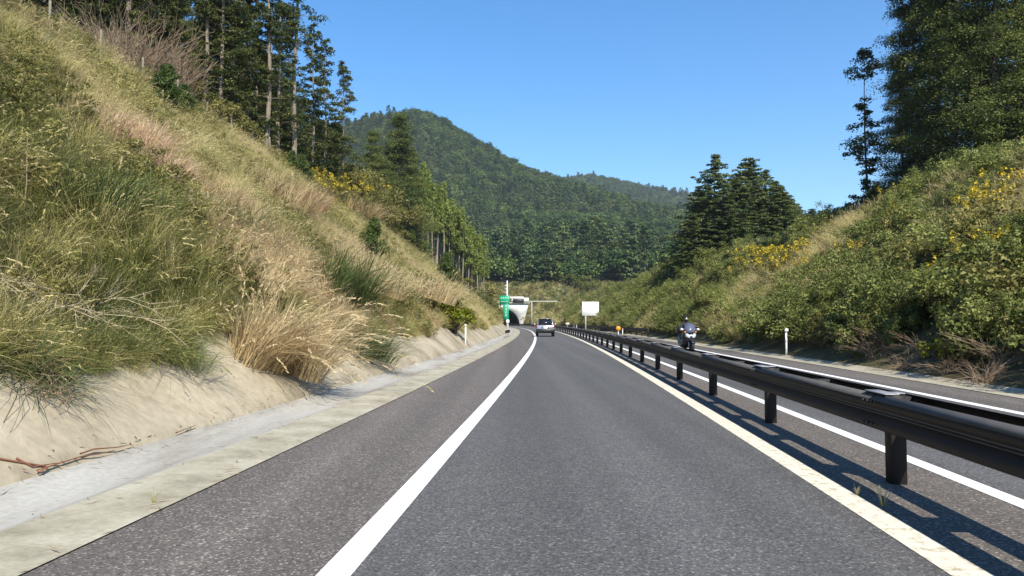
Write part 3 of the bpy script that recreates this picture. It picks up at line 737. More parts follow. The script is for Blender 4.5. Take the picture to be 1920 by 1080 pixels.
for j in np.where(single)[0]:
    i = pick[j]; o = fproto[i].copy(); col.objects.link(o); o.location = P[j]; s = szs[j]; o.scale = (s, s, s * random.uniform(.9, 1.15)); o.rotation_euler = (0, 0, random.uniform(0, 6.28))
    q = pxs[j]; where = ['beyond the cypress plantation', 'above the green road sign', 'above the tunnel mouth and its gantry', 'above the car', 'above the blank white signboard', 'left of the dead trunk and the firs'][int(np.searchsorted([912, 955, 1005, 1075, 1160], q))]
    row = 'at the lower forest edge' if P[j, 1] < 352 else 'inside the hillside forest'
    tag(o, ('dark conifer ' if i < 3 else 'rounded broadleaf tree ') + row + ' ' + where, 'tree', ('conifers ' if i < 3 else 'broadleaf trees ') + row + ', ' + where)

# ------------------------------------------------------------------ cedars along the top of the left bank
cedA = tree_proto('cedar_tree', 'cedar', 19, 11, 'cedar', 'bark')
cedB = tree_proto('cedar_tree', 'cedar_bare', 22, 12, 'cedar', 'bark')
cedC = tree_proto('cedar_tree', 'cedar', 24, 13, 'cedar', 'bark')
cedD = tree_proto('cedar_tree', 'cedar_full', 17, 14, 'cedar', 'barkdark')
cedE = tree_proto('cedar_tree', 'cedar_bare', 25, 15, 'cedar', 'bark')
GL = 'cedars along the top of the left bank'
front = [(cedA, 640, 88, .95, 'outermost cedar at the right end of the left wood, with side sprays against the sky'),
         (cedA, 606, 82, .98, 'slender cedar just left of the outermost cedar, its tip against the sky'),
         (cedE, 546, 70, 1.12, 'tallest cedar with a long pale bare trunk at the front of the left wood'),
         (cedB, 497, 62.5, 1.05, 'cedar with a thick pale trunk left of the tallest bare-trunked cedar'),
         (cedB, 517, 66, .95, 'thinner cedar standing between the thick trunk and the tallest trunk'),
         (cedC, 428, 60, .95, 'cedar with its bare trunk showing above leafy bushes on the bank top'),
         (cedC, 408, 58, .9, 'cedar whose trunk shows left of the bushes on the bank top'),
         (cedB, 378, 57, .95, 'thin-trunked cedar near the bare brush on the bank top'),
         (cedC, 456, 64, .9, 'cedar with foliage down to mid trunk beside the thick pale trunk'),
         (cedA, 583, 78, .93, 'cedar with shaggy lower branches right of the tallest trunk'),
         (cedD, 570, 100, .95, 'full cedar filling the gap right of the tallest trunk'), (cedD, 592, 106, .92, 'full cedar behind the shaggy and slender cedars'), (cedD, 615, 104, .85, 'full cedar behind the slender cedar, near the right end'),
         (cedD, 625, 93, .62, 'bushy dark cedar filling the gap behind the outermost cedar')]
for pr, px, Z, s, lb in front: place(pr, on(px, Z, -.2), s, None, lb, 'tree', GL)
def wood_label(x, Z):
    q = 960 + FPX * x / Z
    where = ['behind the bare brush', 'behind the leafy bushes on the bank top', 'behind the thick pale trunk', 'behind the tallest bare trunk', 'behind the outermost cedar'][int(np.searchsorted([330, 450, 525, 580], q))]
    depth = 'fronting' if x > float(wl(Z)) - 33 else 'deep inside'
    return 'shaded cedar %s the left wood %s' % (depth, where), 'tree', 'cedars %s the left wood %s' % (depth, where)
for i in range(46):
    Z = random.uniform(48, 104); o_ = random.uniform(-47, -27); x = float(wl(Z)) + o_
    place(random.choice([cedA, cedC, cedD, cedD, cedC]), (x, Z, float(height(x, Z)) - .2), random.uniform(.8, 1.1), None, *wood_label(x, Z))
for i in range(14):
    Z = random.uniform(28, 50); o_ = random.uniform(-46, -30); x = float(wl(Z)) + o_
    place(random.choice([cedC, cedD, cedA]), (x, Z, float(height(x, Z)) - .2), random.uniform(.8, 1.05), None, 'dark cedar behind the bare brush at the top left of the bank', 'tree', 'cedars behind the bare brush')

# bushes, dense trees and the cypress plantation further along the left bank
shA = tree_proto('shrub', 'shrub', 2.2, 21, 'broad', 'barkdark'); shB = tree_proto('shrub', 'shrub', 2.6, 22, 'olive', 'barkdark'); shC = tree_proto('shrub', 'shrub', 1.8, 23, 'yellowgreen', 'barkdark')
brA = tree_proto('broadleaf_tree', 'broad', 9, 24, 'olive', 'barkdark')
sap = tree_proto('pine_sapling', 'sapling', 2.0, 26, 'sapling', 'barkdark')
cyA = tree_proto('cypress_tree', 'cypress', 14, 27, 'cypress', 'bark'); cyB = tree_proto('cypress_tree', 'cypress', 13, 28, 'cypress', 'bark')
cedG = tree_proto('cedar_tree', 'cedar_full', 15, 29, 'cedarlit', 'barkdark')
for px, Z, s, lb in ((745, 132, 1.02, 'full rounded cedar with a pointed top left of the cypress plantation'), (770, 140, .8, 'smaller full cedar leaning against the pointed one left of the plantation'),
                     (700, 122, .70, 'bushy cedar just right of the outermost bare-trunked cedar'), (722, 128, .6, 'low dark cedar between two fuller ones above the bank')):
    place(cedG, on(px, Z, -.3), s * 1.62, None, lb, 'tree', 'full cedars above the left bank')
for px, Z, s, lb in ((668, 108, .75, 'olive broadleaf tree beside the foot of the outermost cedar'), (690, 113, .65, 'olive broadleaf tree second along from the outermost cedar'), (655, 100, .55, 'small olive tree under the outermost cedar'),
                     (712, 116, .55, 'low olive tree at the bank edge below the bushy cedar'), (735, 122, .5, 'small olive tree at the bank edge below the pointed cedar'), (780, 150, .75, 'olive tree between the pointed cedar and the plantation'), (705, 126, .85, 'olive tree behind the low dark cedar'), (675, 118, .9, 'olive tree behind the tree at the foot of the outermost cedar'), (725, 140, .95, 'olive tree behind the pointed cedar'), (765, 128, .6, 'olive tree in front of the smaller full cedar')):
    place(brA, on(px, Z, -.2), s * 1.55, None, lb, 'tree', 'olive trees above the left bank')
GC = 'cypresses of the plantation'
ORD = 'first second third fourth fifth sixth seventh eighth ninth tenth eleventh twelfth thirteenth'.split()
k = 0
for row, (Z0, n) in enumerate(((168, 13), (173, 12), (179, 12), (186, 11))):
    for i in range(n):
        px = 792 + (i + .5 * (row % 2)) * 9.6 + random.uniform(-3, 3); Z = Z0 + random.uniform(-1.5, 1.5) + i * .9
        s = (1.6 - .026 * i) * random.uniform(.92, 1.05)
        place([cyA, cyB][(i + row) % 2], on(px, Z, -.2), s, None, ORD[i] + ' pale-trunked cypress from the left in the front row of the plantation' if row == 0 else 'cypress inside the plantation behind its front row', 'tree', GC if row == 0 else 'cypresses behind the front row')
for px, Z, s, pr, lb in ((845, 176, 1.9, shB, 'olive bush at the foot of the plantation trunks'), (880, 184, 2.0, shB, 'olive bush right of the plantation on the bank end'), (905, 190, 2.2, shA, 'green bush high on the bank end above the green sign'),
                         (925, 196, 2.1, shB, 'olive bush on the bank end next to the green sign'), (912, 150, 1.3, shB, 'olive bush low on the bank left of the green sign'), (935, 165, 1.2, shA, 'green bush behind the top of the green sign'),
                         (893, 150, 1.6, shA, 'dark green bush on the upper bank left of the green sign'), (868, 140, 1.5, shB, 'straggling olive bush below the plantation'), (936, 130, .9, shB, 'small olive bush beside the foot of the green sign'),
                         (920, 205, 3.2, shA, 'tall green bush behind the bank end'), (898, 210, 3.6, shB, 'tall olive bush behind the plantation end')):
    place(pr, on(px, Z, -.1), s, None, lb, 'shrub', 'bushes at the end of the left bank')
for px, py, s, pr, lb in ((310, 205, 1.0, sap, 'young green pine high on the left bank below the bare brush'), (345, 215, .8, sap, 'second young pine right beside the one below the bare brush'), (565, 335, 1.0, sap, 'young green pine below the tallest bare trunk'),
                          (548, 322, .9, sap, 'smaller young pine left of the pine below the tallest trunk'), (700, 478, 1.05, sap, 'young pine halfway down the bank among straw-coloured grass'), (838, 525, 1.6, sap, 'dark young pine on the far part of the left bank')):
    place(pr, hit(px, py + 12), s * 1.25, None, lb, 'sapling', 'young pines on the left bank')
place(shC, hit(848, 622), 1.25, None, 'yellow-green bush above the sand near the white marker post', 'shrub')
for px, Z, s, lb in ((375, 51, 1.1, 'leafy bush with browning leaves on the bank top below the cedars'), (412, 55, 1.2, 'leafy olive bush under the cedar with the bare trunk'), (445, 58, .9, 'low olive bush left of the thick pale trunk'),
                     (468, 60, .8, 'olive bush against the thick pale trunk'), (395, 53, .9, 'small leafy bush between two larger ones on the bank top')):
    place(shB, on(px, Z, -.1), s, None, lb, 'shrub', 'bushes under the cedars')
for px, Z, s, lb in ((660, 84, 1.1, 'green bush at the foot of the outermost cedar'), (675, 92, 1.5, 'olive bush right of the outermost cedar on the bank edge'), (700, 100, 1.5, 'olive bush on the bank edge below the bushy cedar'),
                     (722, 106, 1.5, 'green bush on the bank edge below the low dark cedar'), (760, 124, 1.6, 'olive bush on the bank edge left of the plantation'), (785, 138, 1.6, 'green bush at the left corner of the plantation'), (800, 150, 1.4, 'bush at the foot of the first plantation trunk'), (745, 112, 1.3, 'small bush below the pointed cedar')):
    place(random.choice([shA, shB]), on(px, Z, -.1), s, None, lb, 'shrub', 'bushes along the far left bank top')

# bare brush
def brush(name, H, n, mat, seed, arch=.3, wid=.5, r=.012):
    g = np.random.default_rng(seed); m = MB()
    for i in range(n):
        a = g.uniform(0, 6.283); d = np.array((math.cos(a), math.sin(a), 0)); L = H * g.uniform(.6, 1.1); w_ = wid * g.uniform(.3, 1.2)
        p0 = np.array((g.normal(0, .15), g.normal(0, .15), -.05)); t = np.linspace(0, 1, 6)[:, None]
        P = p0 + d * w_ * L * t ** 1.3 + np.array((0, 0, 1)) * L * (t - arch * t ** 2) + g.normal(0, .03 * L, (6, 3)) * t
        m.tube(P, np.linspace(r, r * .35, 6), 4, False)
        for q in range(4):
            s = g.integers(2, 5); b0 = P[s]; dd_ = unit(P[s] - P[s - 1] + g.normal(0, .06 * L, 3)); l2 = L * g.uniform(.15, .35)
            m.tube([b0, b0 + dd_ * l2 * .5 + g.normal(0, .02, 3), b0 + dd_ * l2 + np.array((0, 0, .05))], [r * .6, r * .4, r * .2], 3, False)
    return m.build(name, M[mat])
bb = brush('bare_shrub', 3.2, 60, 'twig', 31, .15, .6, .016)
first = True
for px, Z, s, lb in ((230, 44, 1.0, 'leafless brown bush at the bank top below dark cedars, nearest the fence'), (260, 46, 1.1, 'leafless brown bush right of the fence posts on the bank top'), (300, 48, 1.0, 'leafless brown bush in the middle of the bare brush on the bank top'),
                     (330, 50, .9, 'leafless bush at the right end of the bare brush next to the leafy bushes'), (190, 42, 1.0, 'leafless bush above the left fence post'), (285, 50, 1.3, 'tall leafless bush behind the bare brush')):
    o = bb if first else bb.copy()
    if not first: col.objects.link(o)
    first = False; o.location = on(px, Z, -.1); o.scale = (s * 1.6, s * 1.6, s * 1.5); o.rotation_euler = (0, 0, random.uniform(0, 6)); tag(o, lb, 'shrub', 'bare brush on the left bank top')

# special clumps on the left bank
def clump(name, arr, leaf, loc, s, lb, rz=0, group=None, tilt=.3, lift=0.0):
    o = mk(name, arr[0], arr[1], None, M[leaf], arr[2]); o.location = (loc[0] + lift * .4, loc[1], loc[2] + lift); o.scale = (s, s, s); o.rotation_euler = (0, tilt, rz); return tag(o, lb, 'grass clump', group)
def big(n, L, sp, lean, wdt, wind, tone, plume, droop=.8):   # several rooted bunches, each leaning its own way
    parts = []; k = 7
    for i in range(k):
        a = rng.uniform(0, 6.283); q = sp * math.sqrt(rng.random()); V, Q, T = blades(n // k, L * rng.uniform(.7, 1.15), sp * .38, lean * 1.25, wdt * .9, (wind[0] * rng.uniform(.2, 1), wind[1] + rng.normal(0, .25)), tone, plume // k, droop * 1.15)
        parts.append((V + np.array((q * math.cos(a), q * math.sin(a), 0)), Q, np.clip(T + rng.normal(0, .12), 0, 1)))
    return join(parts)
dry = big(1500, 1.25, .55, .55, .011, (.6, .12), (.15, 1.0), 120, 1.0)
clump('dry_grass_clump', dry, 'drygrass', hit(510, 690), 1.45, 'large tan dry grass clump drooping onto the sand, the brightest on the left bank')
clump('dry_grass_clump', big(700, 1.2, .8, .5, .011, (.45, .1), (.2, .9), 40), 'drygrass', hit(440, 560), 1.05, 'tan dry grass clump above the drooping dry clump', lift=.35)
clump('dry_grass_clump', big(700, 1.1, .9, .5, .012, (.3, .1), (.3, 1.0), 0, 1.2), 'rustgrass', hit(255, 300), 1.35, 'pinkish dry tangle high on the left bank, left of the young pine', lift=.35)
clump('dry_grass_clump', big(500, .9, .7, .5, .012, (.35, .1), (.25, 1.0), 0, 1.2), 'rustgrass', hit(300, 355), 1.22, 'pinkish dry tangle just below the other pinkish tangle', lift=.35)
clump('dry_grass_clump', big(600, 1.1, .9, .5, .012, (.4, .1), (.0, .6), 10), 'drygrass', hit(510, 392), 1.76, 'brown dry clump in the middle of the upper left bank', lift=.35)
clump('dry_grass_clump', big(600, 1.1, .9, .5, .012, (.4, .1), (.0, .5), 10), 'rustgrass', hit(585, 405), 1.76, 'red-brown dry clump below the yellow flowers', lift=.35)
clump('dry_grass_clump', big(700, 1.2, 1.1, .5, .014, (.4, .1), (.4, .95), 60), 'drygrass', hit(690, 560), 1.4, 'pale straw clump on the bank between two dark green clumps', lift=.35)
clump('dry_grass_clump', big(700, 1.2, 1.2, .5, .016, (.4, .1), (.4, .95), 60), 'drygrass', hit(770, 560), 1.6, 'pale straw clump left of the yellow-green bush', lift=.35)
clump('dry_grass_clump', big(700, 1.2, 1.2, .5, .018, (.4, .1), (.3, .9), 40), 'drygrass', hit(665, 405), 1.9, 'orange-tan clump at the bank top right of the yellow flowers', lift=.35)
clump('green_grass_clump', big(650, 1.1, .7, .5, .013, (.5, .1), (.1, .8), 0, .9), 'greengrass', hit(640, 575), 1.69, 'dark green grass clump right of the bright dry clump', lift=.35)
clump('green_grass_clump', big(650, 1.0, .8, .6, .012, (.55, .1), (.0, .7), 0, 1.1), 'greengrass', hit(665, 660), 1.25, 'dark green clump hanging over the sand right of the dry clump')
clump('green_grass_clump', big(420, .8, .6, .9, .008, (.32, .0), (.2, 1.0), 10, 1.3), 'greengrass', hit(300, 672), .95, 'dark green clump drooping over the sand left of the dry clump')
clump('green_grass_clump', big(520, .95, .7, .75, .009, (.4, .1), (.15, .95), 10, 1.1), 'greengrass', hit(180, 660), .85, 'olive clump hanging over the sand left of the dark drooping clump')
clump('green_grass_clump', big(420, .75, .8, .8, .010, (.1, .0), (.1, .8), 0), 'greengrass', hit(90, 385), 1.35, 'dark green grass patch midway up the left bank', lift=.35)
clump('green_grass_clump', big(380, .75, .8, .8, .010, (.1, .0), (.1, .8), 0), 'greengrass', hit(200, 405), 1.35, 'dark green grass patch right of the other patch midway up the left bank', lift=.35)
clump('green_grass_clump', big(380, .8, .8, .8, .010, (.1, .0), (.1, .8), 0), 'greengrass', hit(420, 440), 1.49, 'dark green grass patch above the tan clumps', lift=.35)
clump('hanging_grass_clump', big(420, .85, .5, .9, .009, (.35, .0), (.0, .7), 0, 1.3), 'greengrass', hit(40, 705), 1.0, 'olive-brown clump hanging over the sand at the left frame edge', tilt=.75)
b = brush('hanging_weed', 1.0, 26, 'twig', 41, 1.1, .8, .006); p = hit(85, 735); b.location = p; b.rotation_euler = (0, .75, 0); tag(b, 'dark dead weed hanging down the bare sand', 'weed')
b = brush('dead_stalk_tangle', 1.3, 26, 'twigpale', 42, .75, 1.3, .009); b.location = hit(150, 600); b.rotation_euler = (.1, .5, 0); tag(b, 'tangle of pale dead stalks on the lower left bank', 'dead stalks')
b = brush('dead_stalk_tangle', 1.2, 18, 'twigpale', 43, .8, 1.3, .009); b.location = hit(60, 590); b.rotation_euler = (.1, .4, 1); tag(b, 'smaller tangle of dead stalks left of the larger one', 'dead stalks')
b = brush('withered_shrub', 2.2, 20, 'redtwig', 44, .25, .35, .014); b.location = hit(575, 430); tag(b, 'thin red-brown withered shrub below the yellow flowers', 'shrub')
for px, py, lb in ((42, 430, 'dark weed stalk standing on the left bank nearest the camera'), (400, 300, 'pale weed stalk standing out of the grass below the fence end')):
    m = MB(); m.tube([(0, 0, -.1), (.03, .02, .7), (.0, .05, 1.5)], [.012, .009, .003], 5)
    for q in range(14): z = .5 + q * .07; a = q * 2.4; m.tube([(.02, .02, z), (.02 + .1 * math.cos(a), .02 + .1 * math.sin(a), z + .05)], [.006, .002], 3)
    o = m.build('weed_stalk', M['twig']); o.location = hit(px, py); tag(o, lb, 'weed')
# twigs fallen on the gutter
def twigs(name, P0, mat, r, lb):
    m = MB()
    for P in P0: m.tube(P, np.linspace(r, r * .4, len(P)), 5, False)
    return tag(m.build(name, M[mat]), lb, 'twig')
def g2(px, py, dz=.02): p = hit(px, py); return (p[0], p[1], max(p[2], .03) + dz)
twigs('fallen_vine', [[g2(0, 868), g2(40, 872), g2(90, 882), g2(150, 876), g2(185, 862), g2(215, 850)], [g2(90, 882), g2(72, 895), g2(68, 905), g2(84, 918, .03)], [g2(30, 870), g2(60, 885), g2(110, 888)], [g2(150, 876, .05), g2(175, 868, .06), g2(220, 852, .04), g2(245, 846)]],
      'redtwig', .010, 'reddish fallen vine lying where the sand meets the gutter')
twigs('fallen_twig', [[g2(330, 818), g2(348, 813), g2(366, 809)]], 'twig', .010, 'short dark twig lying at the edge of the sand')
for px, py, s, lb in ((1648, 945, .16, 'small straw weed growing beside the cream line near the second post'), (1600, 925, .10, 'tiny weed in the rail shadow beside the cream line'), (297, 941, .10, 'tiny weed at the asphalt edge by the gutter')):
    Zg = FPX * CAMH / (py - HZ); arr = blades(14, 1.0, .15, .5, .05, (.1, .1), (.3, .9), 0)
    clump('weed', arr, 'grass', (at(px, Zg), Zg, .01), s, lb, tilt=0)['category'] = 'weed'

# dry litter along the gutter and the foot of the sand, and along the far verge
V, F, k = [], [], 0
for i in range(1500):
    y = rng.uniform(3.5, 45)
    if i % 4: o_ = rng.choice([-3.5, -2.5, -1.82], p=[.55, .2, .25]) + abs(rng.normal(0, .10)) * rng.choice([-1, 1])
    else: o_ = 10.9 + rng.normal(0, .3)
    x = float(wl(y)) + o_; z = max(float(height(x, y)), .05 if o_ < -3.4 or o_ > 10.95 else (.03 if o_ < -1.85 or o_ > 10.2 else .006)) + .006
    a = rng.uniform(0, 6.28); L = rng.uniform(.015, .09); w_ = rng.uniform(.003, .010); d = np.array((math.cos(a), math.sin(a), 0)); e = np.array((-d[1], d[0], 0))
    c = np.array((x, y, z)); V += [c - d * L, c - e * w_ + (0, 0, .004), c + d * L + (0, 0, .008), c + e * w_]; F.append((k, k + 1, k + 2, k + 3)); k += 4
tag(mk('leaf_litter', V, F, None, M['twig']), 'dry stems and leaf bits lying along the gutter', 'litter', kind='stuff')

# goldenrod
def goldenrod(name, n, H, sp, dens, seed):
    global rng
    keep = rng; rng = np.random.default_rng(seed); root = empty(name); m = MB(); P = []; L = []
    for i in range(n):
        b0 = np.array((rng.normal(0, sp), rng.normal(0, sp), -.1)); tip = b0 + np.array((rng.normal(0, .15), rng.normal(0, .15), H * rng.uniform(.7, 1.15)))
        m.tube([b0, (b0 + tip) / 2 + rng.normal(0, .03, 3), tip], [.009, .007, .003], 4, False)
        for q in range(4): P.append(tip + np.array((rng.normal(0, .09), rng.normal(0, .09), -.07 * q)))
        for q in range(5): L.append(b0 + (tip - b0) * rng.uniform(.25, .85))
    st = m.build('stems', M['broad'], root); st['kind'] = 'stuff'
    V, Q, T = clumps(np.array(P), .11, dens, .045, 1.5, .8, .6); mk('flower_heads', V, Q, None, M['flower'], T, parent=root)['kind'] = 'stuff'
    V, Q, T = clumps(np.array(L), .16, 9, .09, 4, .6, .4); mk('leaves', V, Q, None, M['olive'], T, parent=root)['kind'] = 'stuff'
    rng = keep; return root
gr = goldenrod('goldenrod', 34, 1.2, 1.15, 8, 51); gr2 = goldenrod('goldenrod', 11, 1.1, .7, 8, 52)
for pr, px, py, s, lb in ((gr, 612, 372, 1.7, 'upper patch of yellow flowers at the top of the left bank'), (gr, 640, 388, 1.8, 'patch of yellow flowers right of the upper patch on the left bank'), (gr2, 600, 345, 1.5, 'small yellow flowers under the outermost left cedars'),
                          (gr2, 655, 375, 1.8, 'yellow flowers nearest the bank edge on the left'), (gr2, 625, 402, .8, 'lone yellow flowers below the left flower patch'),
                          (gr, 1445, 505, 1.4, 'left half of the large yellow flower patch on the right bank'), (gr, 1485, 515, 1.3, 'right half of the large yellow flower patch on the right bank'), (gr, 1465, 530, 1.2, 'lower middle of the large yellow flower patch on the right bank'), (gr2, 1420, 500, 1.2, 'yellow flowers at the left edge of the large patch on the right bank'),
                          (gr2, 1515, 490, 1.2, 'yellow flowers at the right edge of the large patch on the right bank'), (gr2, 1520, 525, 1.0, 'yellow flowers below the right edge of the large patch'),
                          (gr2, 1685, 385, 1.2, 'single orange-yellow flower head near the top of the right bank'), (gr2, 1690, 435, 1.2, 'yellow flowers below the big tree, left of the leafy bushes'), (gr2, 1845, 440, 1.3, 'brightest yellow flowers far right on the bank'), (gr2, 1870, 425, 1.3, 'yellow flowers above the brightest ones far right'),
                          (gr2, 1855, 520, 1.1, 'single yellow flower head lower on the far right bank'), (gr2, 1605, 500, 1.0, 'small yellow flower head right of the large patch'), (gr2, 1780, 560, 1.0, 'pale yellow flower stalk low on the right bank'), (gr2, 1905, 390, 1.2, 'yellow flowers at the frame edge high on the right bank')):
    q = hit(px, py); place(pr, (q[0], q[1], q[2] + .3), s, None, lb, 'flowers', 'goldenrod on the banks')

# ------------------------------------------------------------------ right side trees
GR = 'big cedars above the right bank'
cedR = tree_proto('cedar_tree', 'cedar_full', 24, 61, 'cedarlit', 'barkdark'); cedS = tree_proto('cedar_tree', 'cedar_full', 22, 62, 'cedar', 'barkdark')  # sunlit and shaded trees told apart by leaf colour
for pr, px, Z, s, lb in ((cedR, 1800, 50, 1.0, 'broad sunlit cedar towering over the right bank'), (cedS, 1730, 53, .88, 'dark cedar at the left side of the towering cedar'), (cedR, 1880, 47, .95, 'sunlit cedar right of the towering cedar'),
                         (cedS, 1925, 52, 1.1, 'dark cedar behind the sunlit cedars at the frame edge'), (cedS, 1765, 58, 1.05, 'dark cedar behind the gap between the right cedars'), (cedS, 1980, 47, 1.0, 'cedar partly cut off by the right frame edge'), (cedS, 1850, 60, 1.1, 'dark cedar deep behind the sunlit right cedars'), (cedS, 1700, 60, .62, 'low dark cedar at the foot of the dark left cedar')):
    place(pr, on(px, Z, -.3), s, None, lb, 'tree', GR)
sl = tree_proto('slim_tree', 'slim', 14, 63, 'cedar', 'barkdark'); place(sl, on(1630, 58, -.2), .98, .4, 'tall thin ragged tree with a gap below its flat top, against the sky', 'tree')
layA = tree_proto('fir_tree', 'layered', 14.5, 64, 'pine', 'barkdark'); layB = tree_proto('fir_tree', 'layered', 14, 65, 'pine', 'barkdark')
for pr, px, Z, s, lb in ((layA, 1343, 101, 1.02, 'tallest layered fir of the right group, its tip highest'), (layB, 1408, 104, 1.06, 'second tallest layered fir right of the tallest fir'), (layA, 1440, 106, .9, 'layered fir at the right shoulder of the fir group'), (layB, 1375, 106, .92, 'layered fir between the two tallest tips'),
                         (layA, 1312, 106, .8, 'layered fir at the left edge of the fir group beside the dead trunk'), (layB, 1470, 108, .75, 'lower layered fir toward the right end of the group'), (layB, 1392, 98, .82, 'layered fir in front of the two tallest firs'), (layA, 1458, 100, .72, 'layered fir in front of the right shoulder of the group'), (layB, 1485, 104, .62, 'low layered fir in front, toward the right end'), (layA, 1365, 96, .7, 'low layered fir under the tallest one'),
                         (layB, 1525, 104, .52, 'low fir stepping down right of the group'), (layA, 1548, 100, .42, 'smallest low fir at the right end of the tree line'), (layA, 1470, 98, .66, 'low fir in front of the right shoulder'), (layB, 1300, 98, .62, 'low fir in front of the dead trunk'),
                         (layA, 1500, 112, .6, 'small layered fir at the right end of the group'), (layB, 1330, 116, .95, 'layered fir hidden behind the tallest one'),
                         (layA, 1420, 118, .9, 'layered fir behind the second tallest one')):
    o = place(pr, on(px, Z, -.2), s * 1.06, None, lb, 'tree', 'firs above the right bank'); o.scale = (s * 1.3, s * 1.3, s * 1.06)
place(tree_proto('slim_tree', 'slim', 10, 66, 'pine', 'barkdark'), on(1512, 135, -.2), 1.0, 1.0, 'small lone treetop standing against the sky right of the firs', 'tree')
m, _ = trunk_mb(9, .28, .04, 8, 1.0); dt = m.build('dead_tree', M['barkpale'], None, True); dt.location = on(1287, 112, -.2); tag(dt, 'bare pale dead trunk at the left edge of the fir group', 'dead tree')
brR = tree_proto('broadleaf_tree', 'broad', 5.0, 73, 'broad', 'barkdark')
for px, Z, s, lb in ((1528, 80, .8, 'small broadleaf tree where the firs end on the right bank top'), (1552, 76, .72, 'second small broadleaf tree right of the firs on the bank top'), (1578, 72, .75, 'small broadleaf tree midway between the firs and the thin ragged tree'), (1602, 66, .75, 'small broadleaf tree left of the thin ragged tree'), (1655, 60, .8, 'small broadleaf tree right of the thin ragged tree')):
    place(brR, on(px, Z, -.2), s, None, lb, 'tree', 'small broadleaf trees along the right bank top')
GB = 'bushes along the right bank top'
shD = tree_proto('shrub', 'shrub', 3.0, 67, 'palebroad', 'barkdark'); shE = tree_proto('shrub', 'shrub', 2.6, 68, 'olive', 'barkdark'); shF = tree_proto('shrub', 'shrub', 2.2, 69, 'rust', 'twig')
for pr, px, Z, s, lb in ((shD, 1735, 46, 1.0, 'leafy green bush under the dark left cedar'), (shD, 1780, 44, 1.15, 'large pale green bush under the towering cedar'), (shD, 1830, 42.5, 1.2, 'largest pale green bush on the right bank top'), (shD, 1880, 40, 1.2, 'green bush right of the largest pale bush'), (shE, 1925, 38, 1.2, 'olive bush at the right frame edge'),
                         (shE, 1640, 54, 1.05, 'olive bush at the foot of the thin ragged tree'), (shE, 1690, 49, .9, 'olive bush right of the thin ragged tree'), (shD, 1660, 52, .7, 'small green bush below the thin ragged tree'), (shD, 1555, 66, 1.25, 'green bush on the skyline right of the firs'), (shD, 1578, 64, 1.2, 'green bush on the skyline between firs and thin tree'),
                         (shE, 1530, 70, 1.2, 'olive bush at the right end of the firs'), (shD, 1505, 74, .9, 'green bush below the right end of the firs'), (shF, 1608, 58, .95, 'rust-orange bush on the right bank top'), (shE, 1588, 61, .95, 'low olive bush left of the rust-orange bush'), (shD, 1705, 46, .8, 'low green bush under the dark cedar, left of the pale bushes')):
    place(pr, on(px, Z, -.15), s * .82, None, lb, 'shrub', GB)
kk = 0
lbs = ['green bush on the right bank below the fir group', 'olive bush on the right bank below the fir group', 'green bush on the right bank above the white signboard', 'olive bush on the right bank beside the white signboard', 'green bush on the bank behind the motorcycle', 'olive bush low on the bank behind the motorcycle',
       'green bush between white signboard and orange marker', 'olive bush above the roadside rail', 'green bush over the end of the roadside rail', 'olive bush below the dead trunk', 'green bush at the foot of the dead trunk', 'green bush filling the hollow under the firs', 'dark bush in the shade under the firs', 'dark bush under the tallest fir']
for pr, px, py, s in ((shD, 1330, 520, 1.2), (shE, 1390, 500, 1.0), (shD, 1150, 560, 1.5), (shE, 1135, 590, 1.3), (shD, 1300, 570, 1.1), (shE, 1330, 590, .9), (shD, 1190, 590, 1.3), (shE, 1220, 565, 1.3), (shD, 1225, 600, 1.0), (shE, 1270, 520, 1.6), (shD, 1255, 545, 1.5), (shD, 1300, 510, 1.4), (shD, 1330, 480, 1.3), (shE, 1290, 480, 1.5)):
    place(pr, hit(px, py), s, None, lbs[kk], 'shrub', 'bushes on the right bank'); kk += 1
for px, py, s, lb in ((1740, 545, .9, 'green bush in the middle of the right bank'), (1850, 480, .95, 'green bush below the brightest yellow flowers'), (1800, 600, .8, 'dark bush low on the right bank'), (1900, 610, .8, 'dark bush low at the right frame edge'), (1660, 590, .7, 'olive bush above the dead brush'), (1590, 560, .7, 'olive bush right of the delineator post on the bank'), (1700, 470, .8, 'olive bush right of the large flower patch')):
    place(random.choice([shD, shE]), hit(px, py), s, None, lb, 'shrub', 'bushes on the nearer right bank')
br = brush('dead_brush', 1.3, 44, 'twig', 71, .7, 1.3, .010); first = True
for px, py, s, lb in ((1640, 672, 1.0, 'largest dead brown brush beside the opposite road'), (1590, 655, .8, 'dead brown brush left of the largest one beside the opposite road'), (1700, 690, .7, 'dead brush right of the largest one beside the opposite road'), (1400, 635, .8, 'dead brush near the motorcycle'), (1530, 645, .6, 'dead brush right of the white marker post'), (1850, 715, .8, 'dead brush at the lower right of the bank'), (1780, 700, .7, 'dead brush beside the yellowing weed'), (1665, 655, .9, 'dead brush behind the largest one'), (1480, 640, .7, 'dead brush behind the nearest white marker post'), (1740, 670, .9, 'dead brush hanging under the bushes right of the largest one'), (1880, 690, 1.0, 'dead brush at the right frame edge'), (1350, 625, .6, 'small dead brush right of the motorcycle')):
    o = br if first else br.copy()
    if not first: col.objects.link(o)
    first = False; o.location = hit(px, py); o.scale = (s, s, s * .8); o.rotation_euler = (0, -.4, random.uniform(0, 6)); tag(o, lb, 'brush', 'dead brush along the opposite road')
place(shC, hit(1770, 690), .5, None, 'small yellowing weed at the foot of the right bank', 'weed')
place(tree_proto('young_broadleaf_tree', 'broad', 4.5, 72, 'yellowgreen', 'barkpale'), on(1045, 350, -.2), 1.4, None, 'bright yellow-green small tree at the forest edge above the tunnel', 'tree')
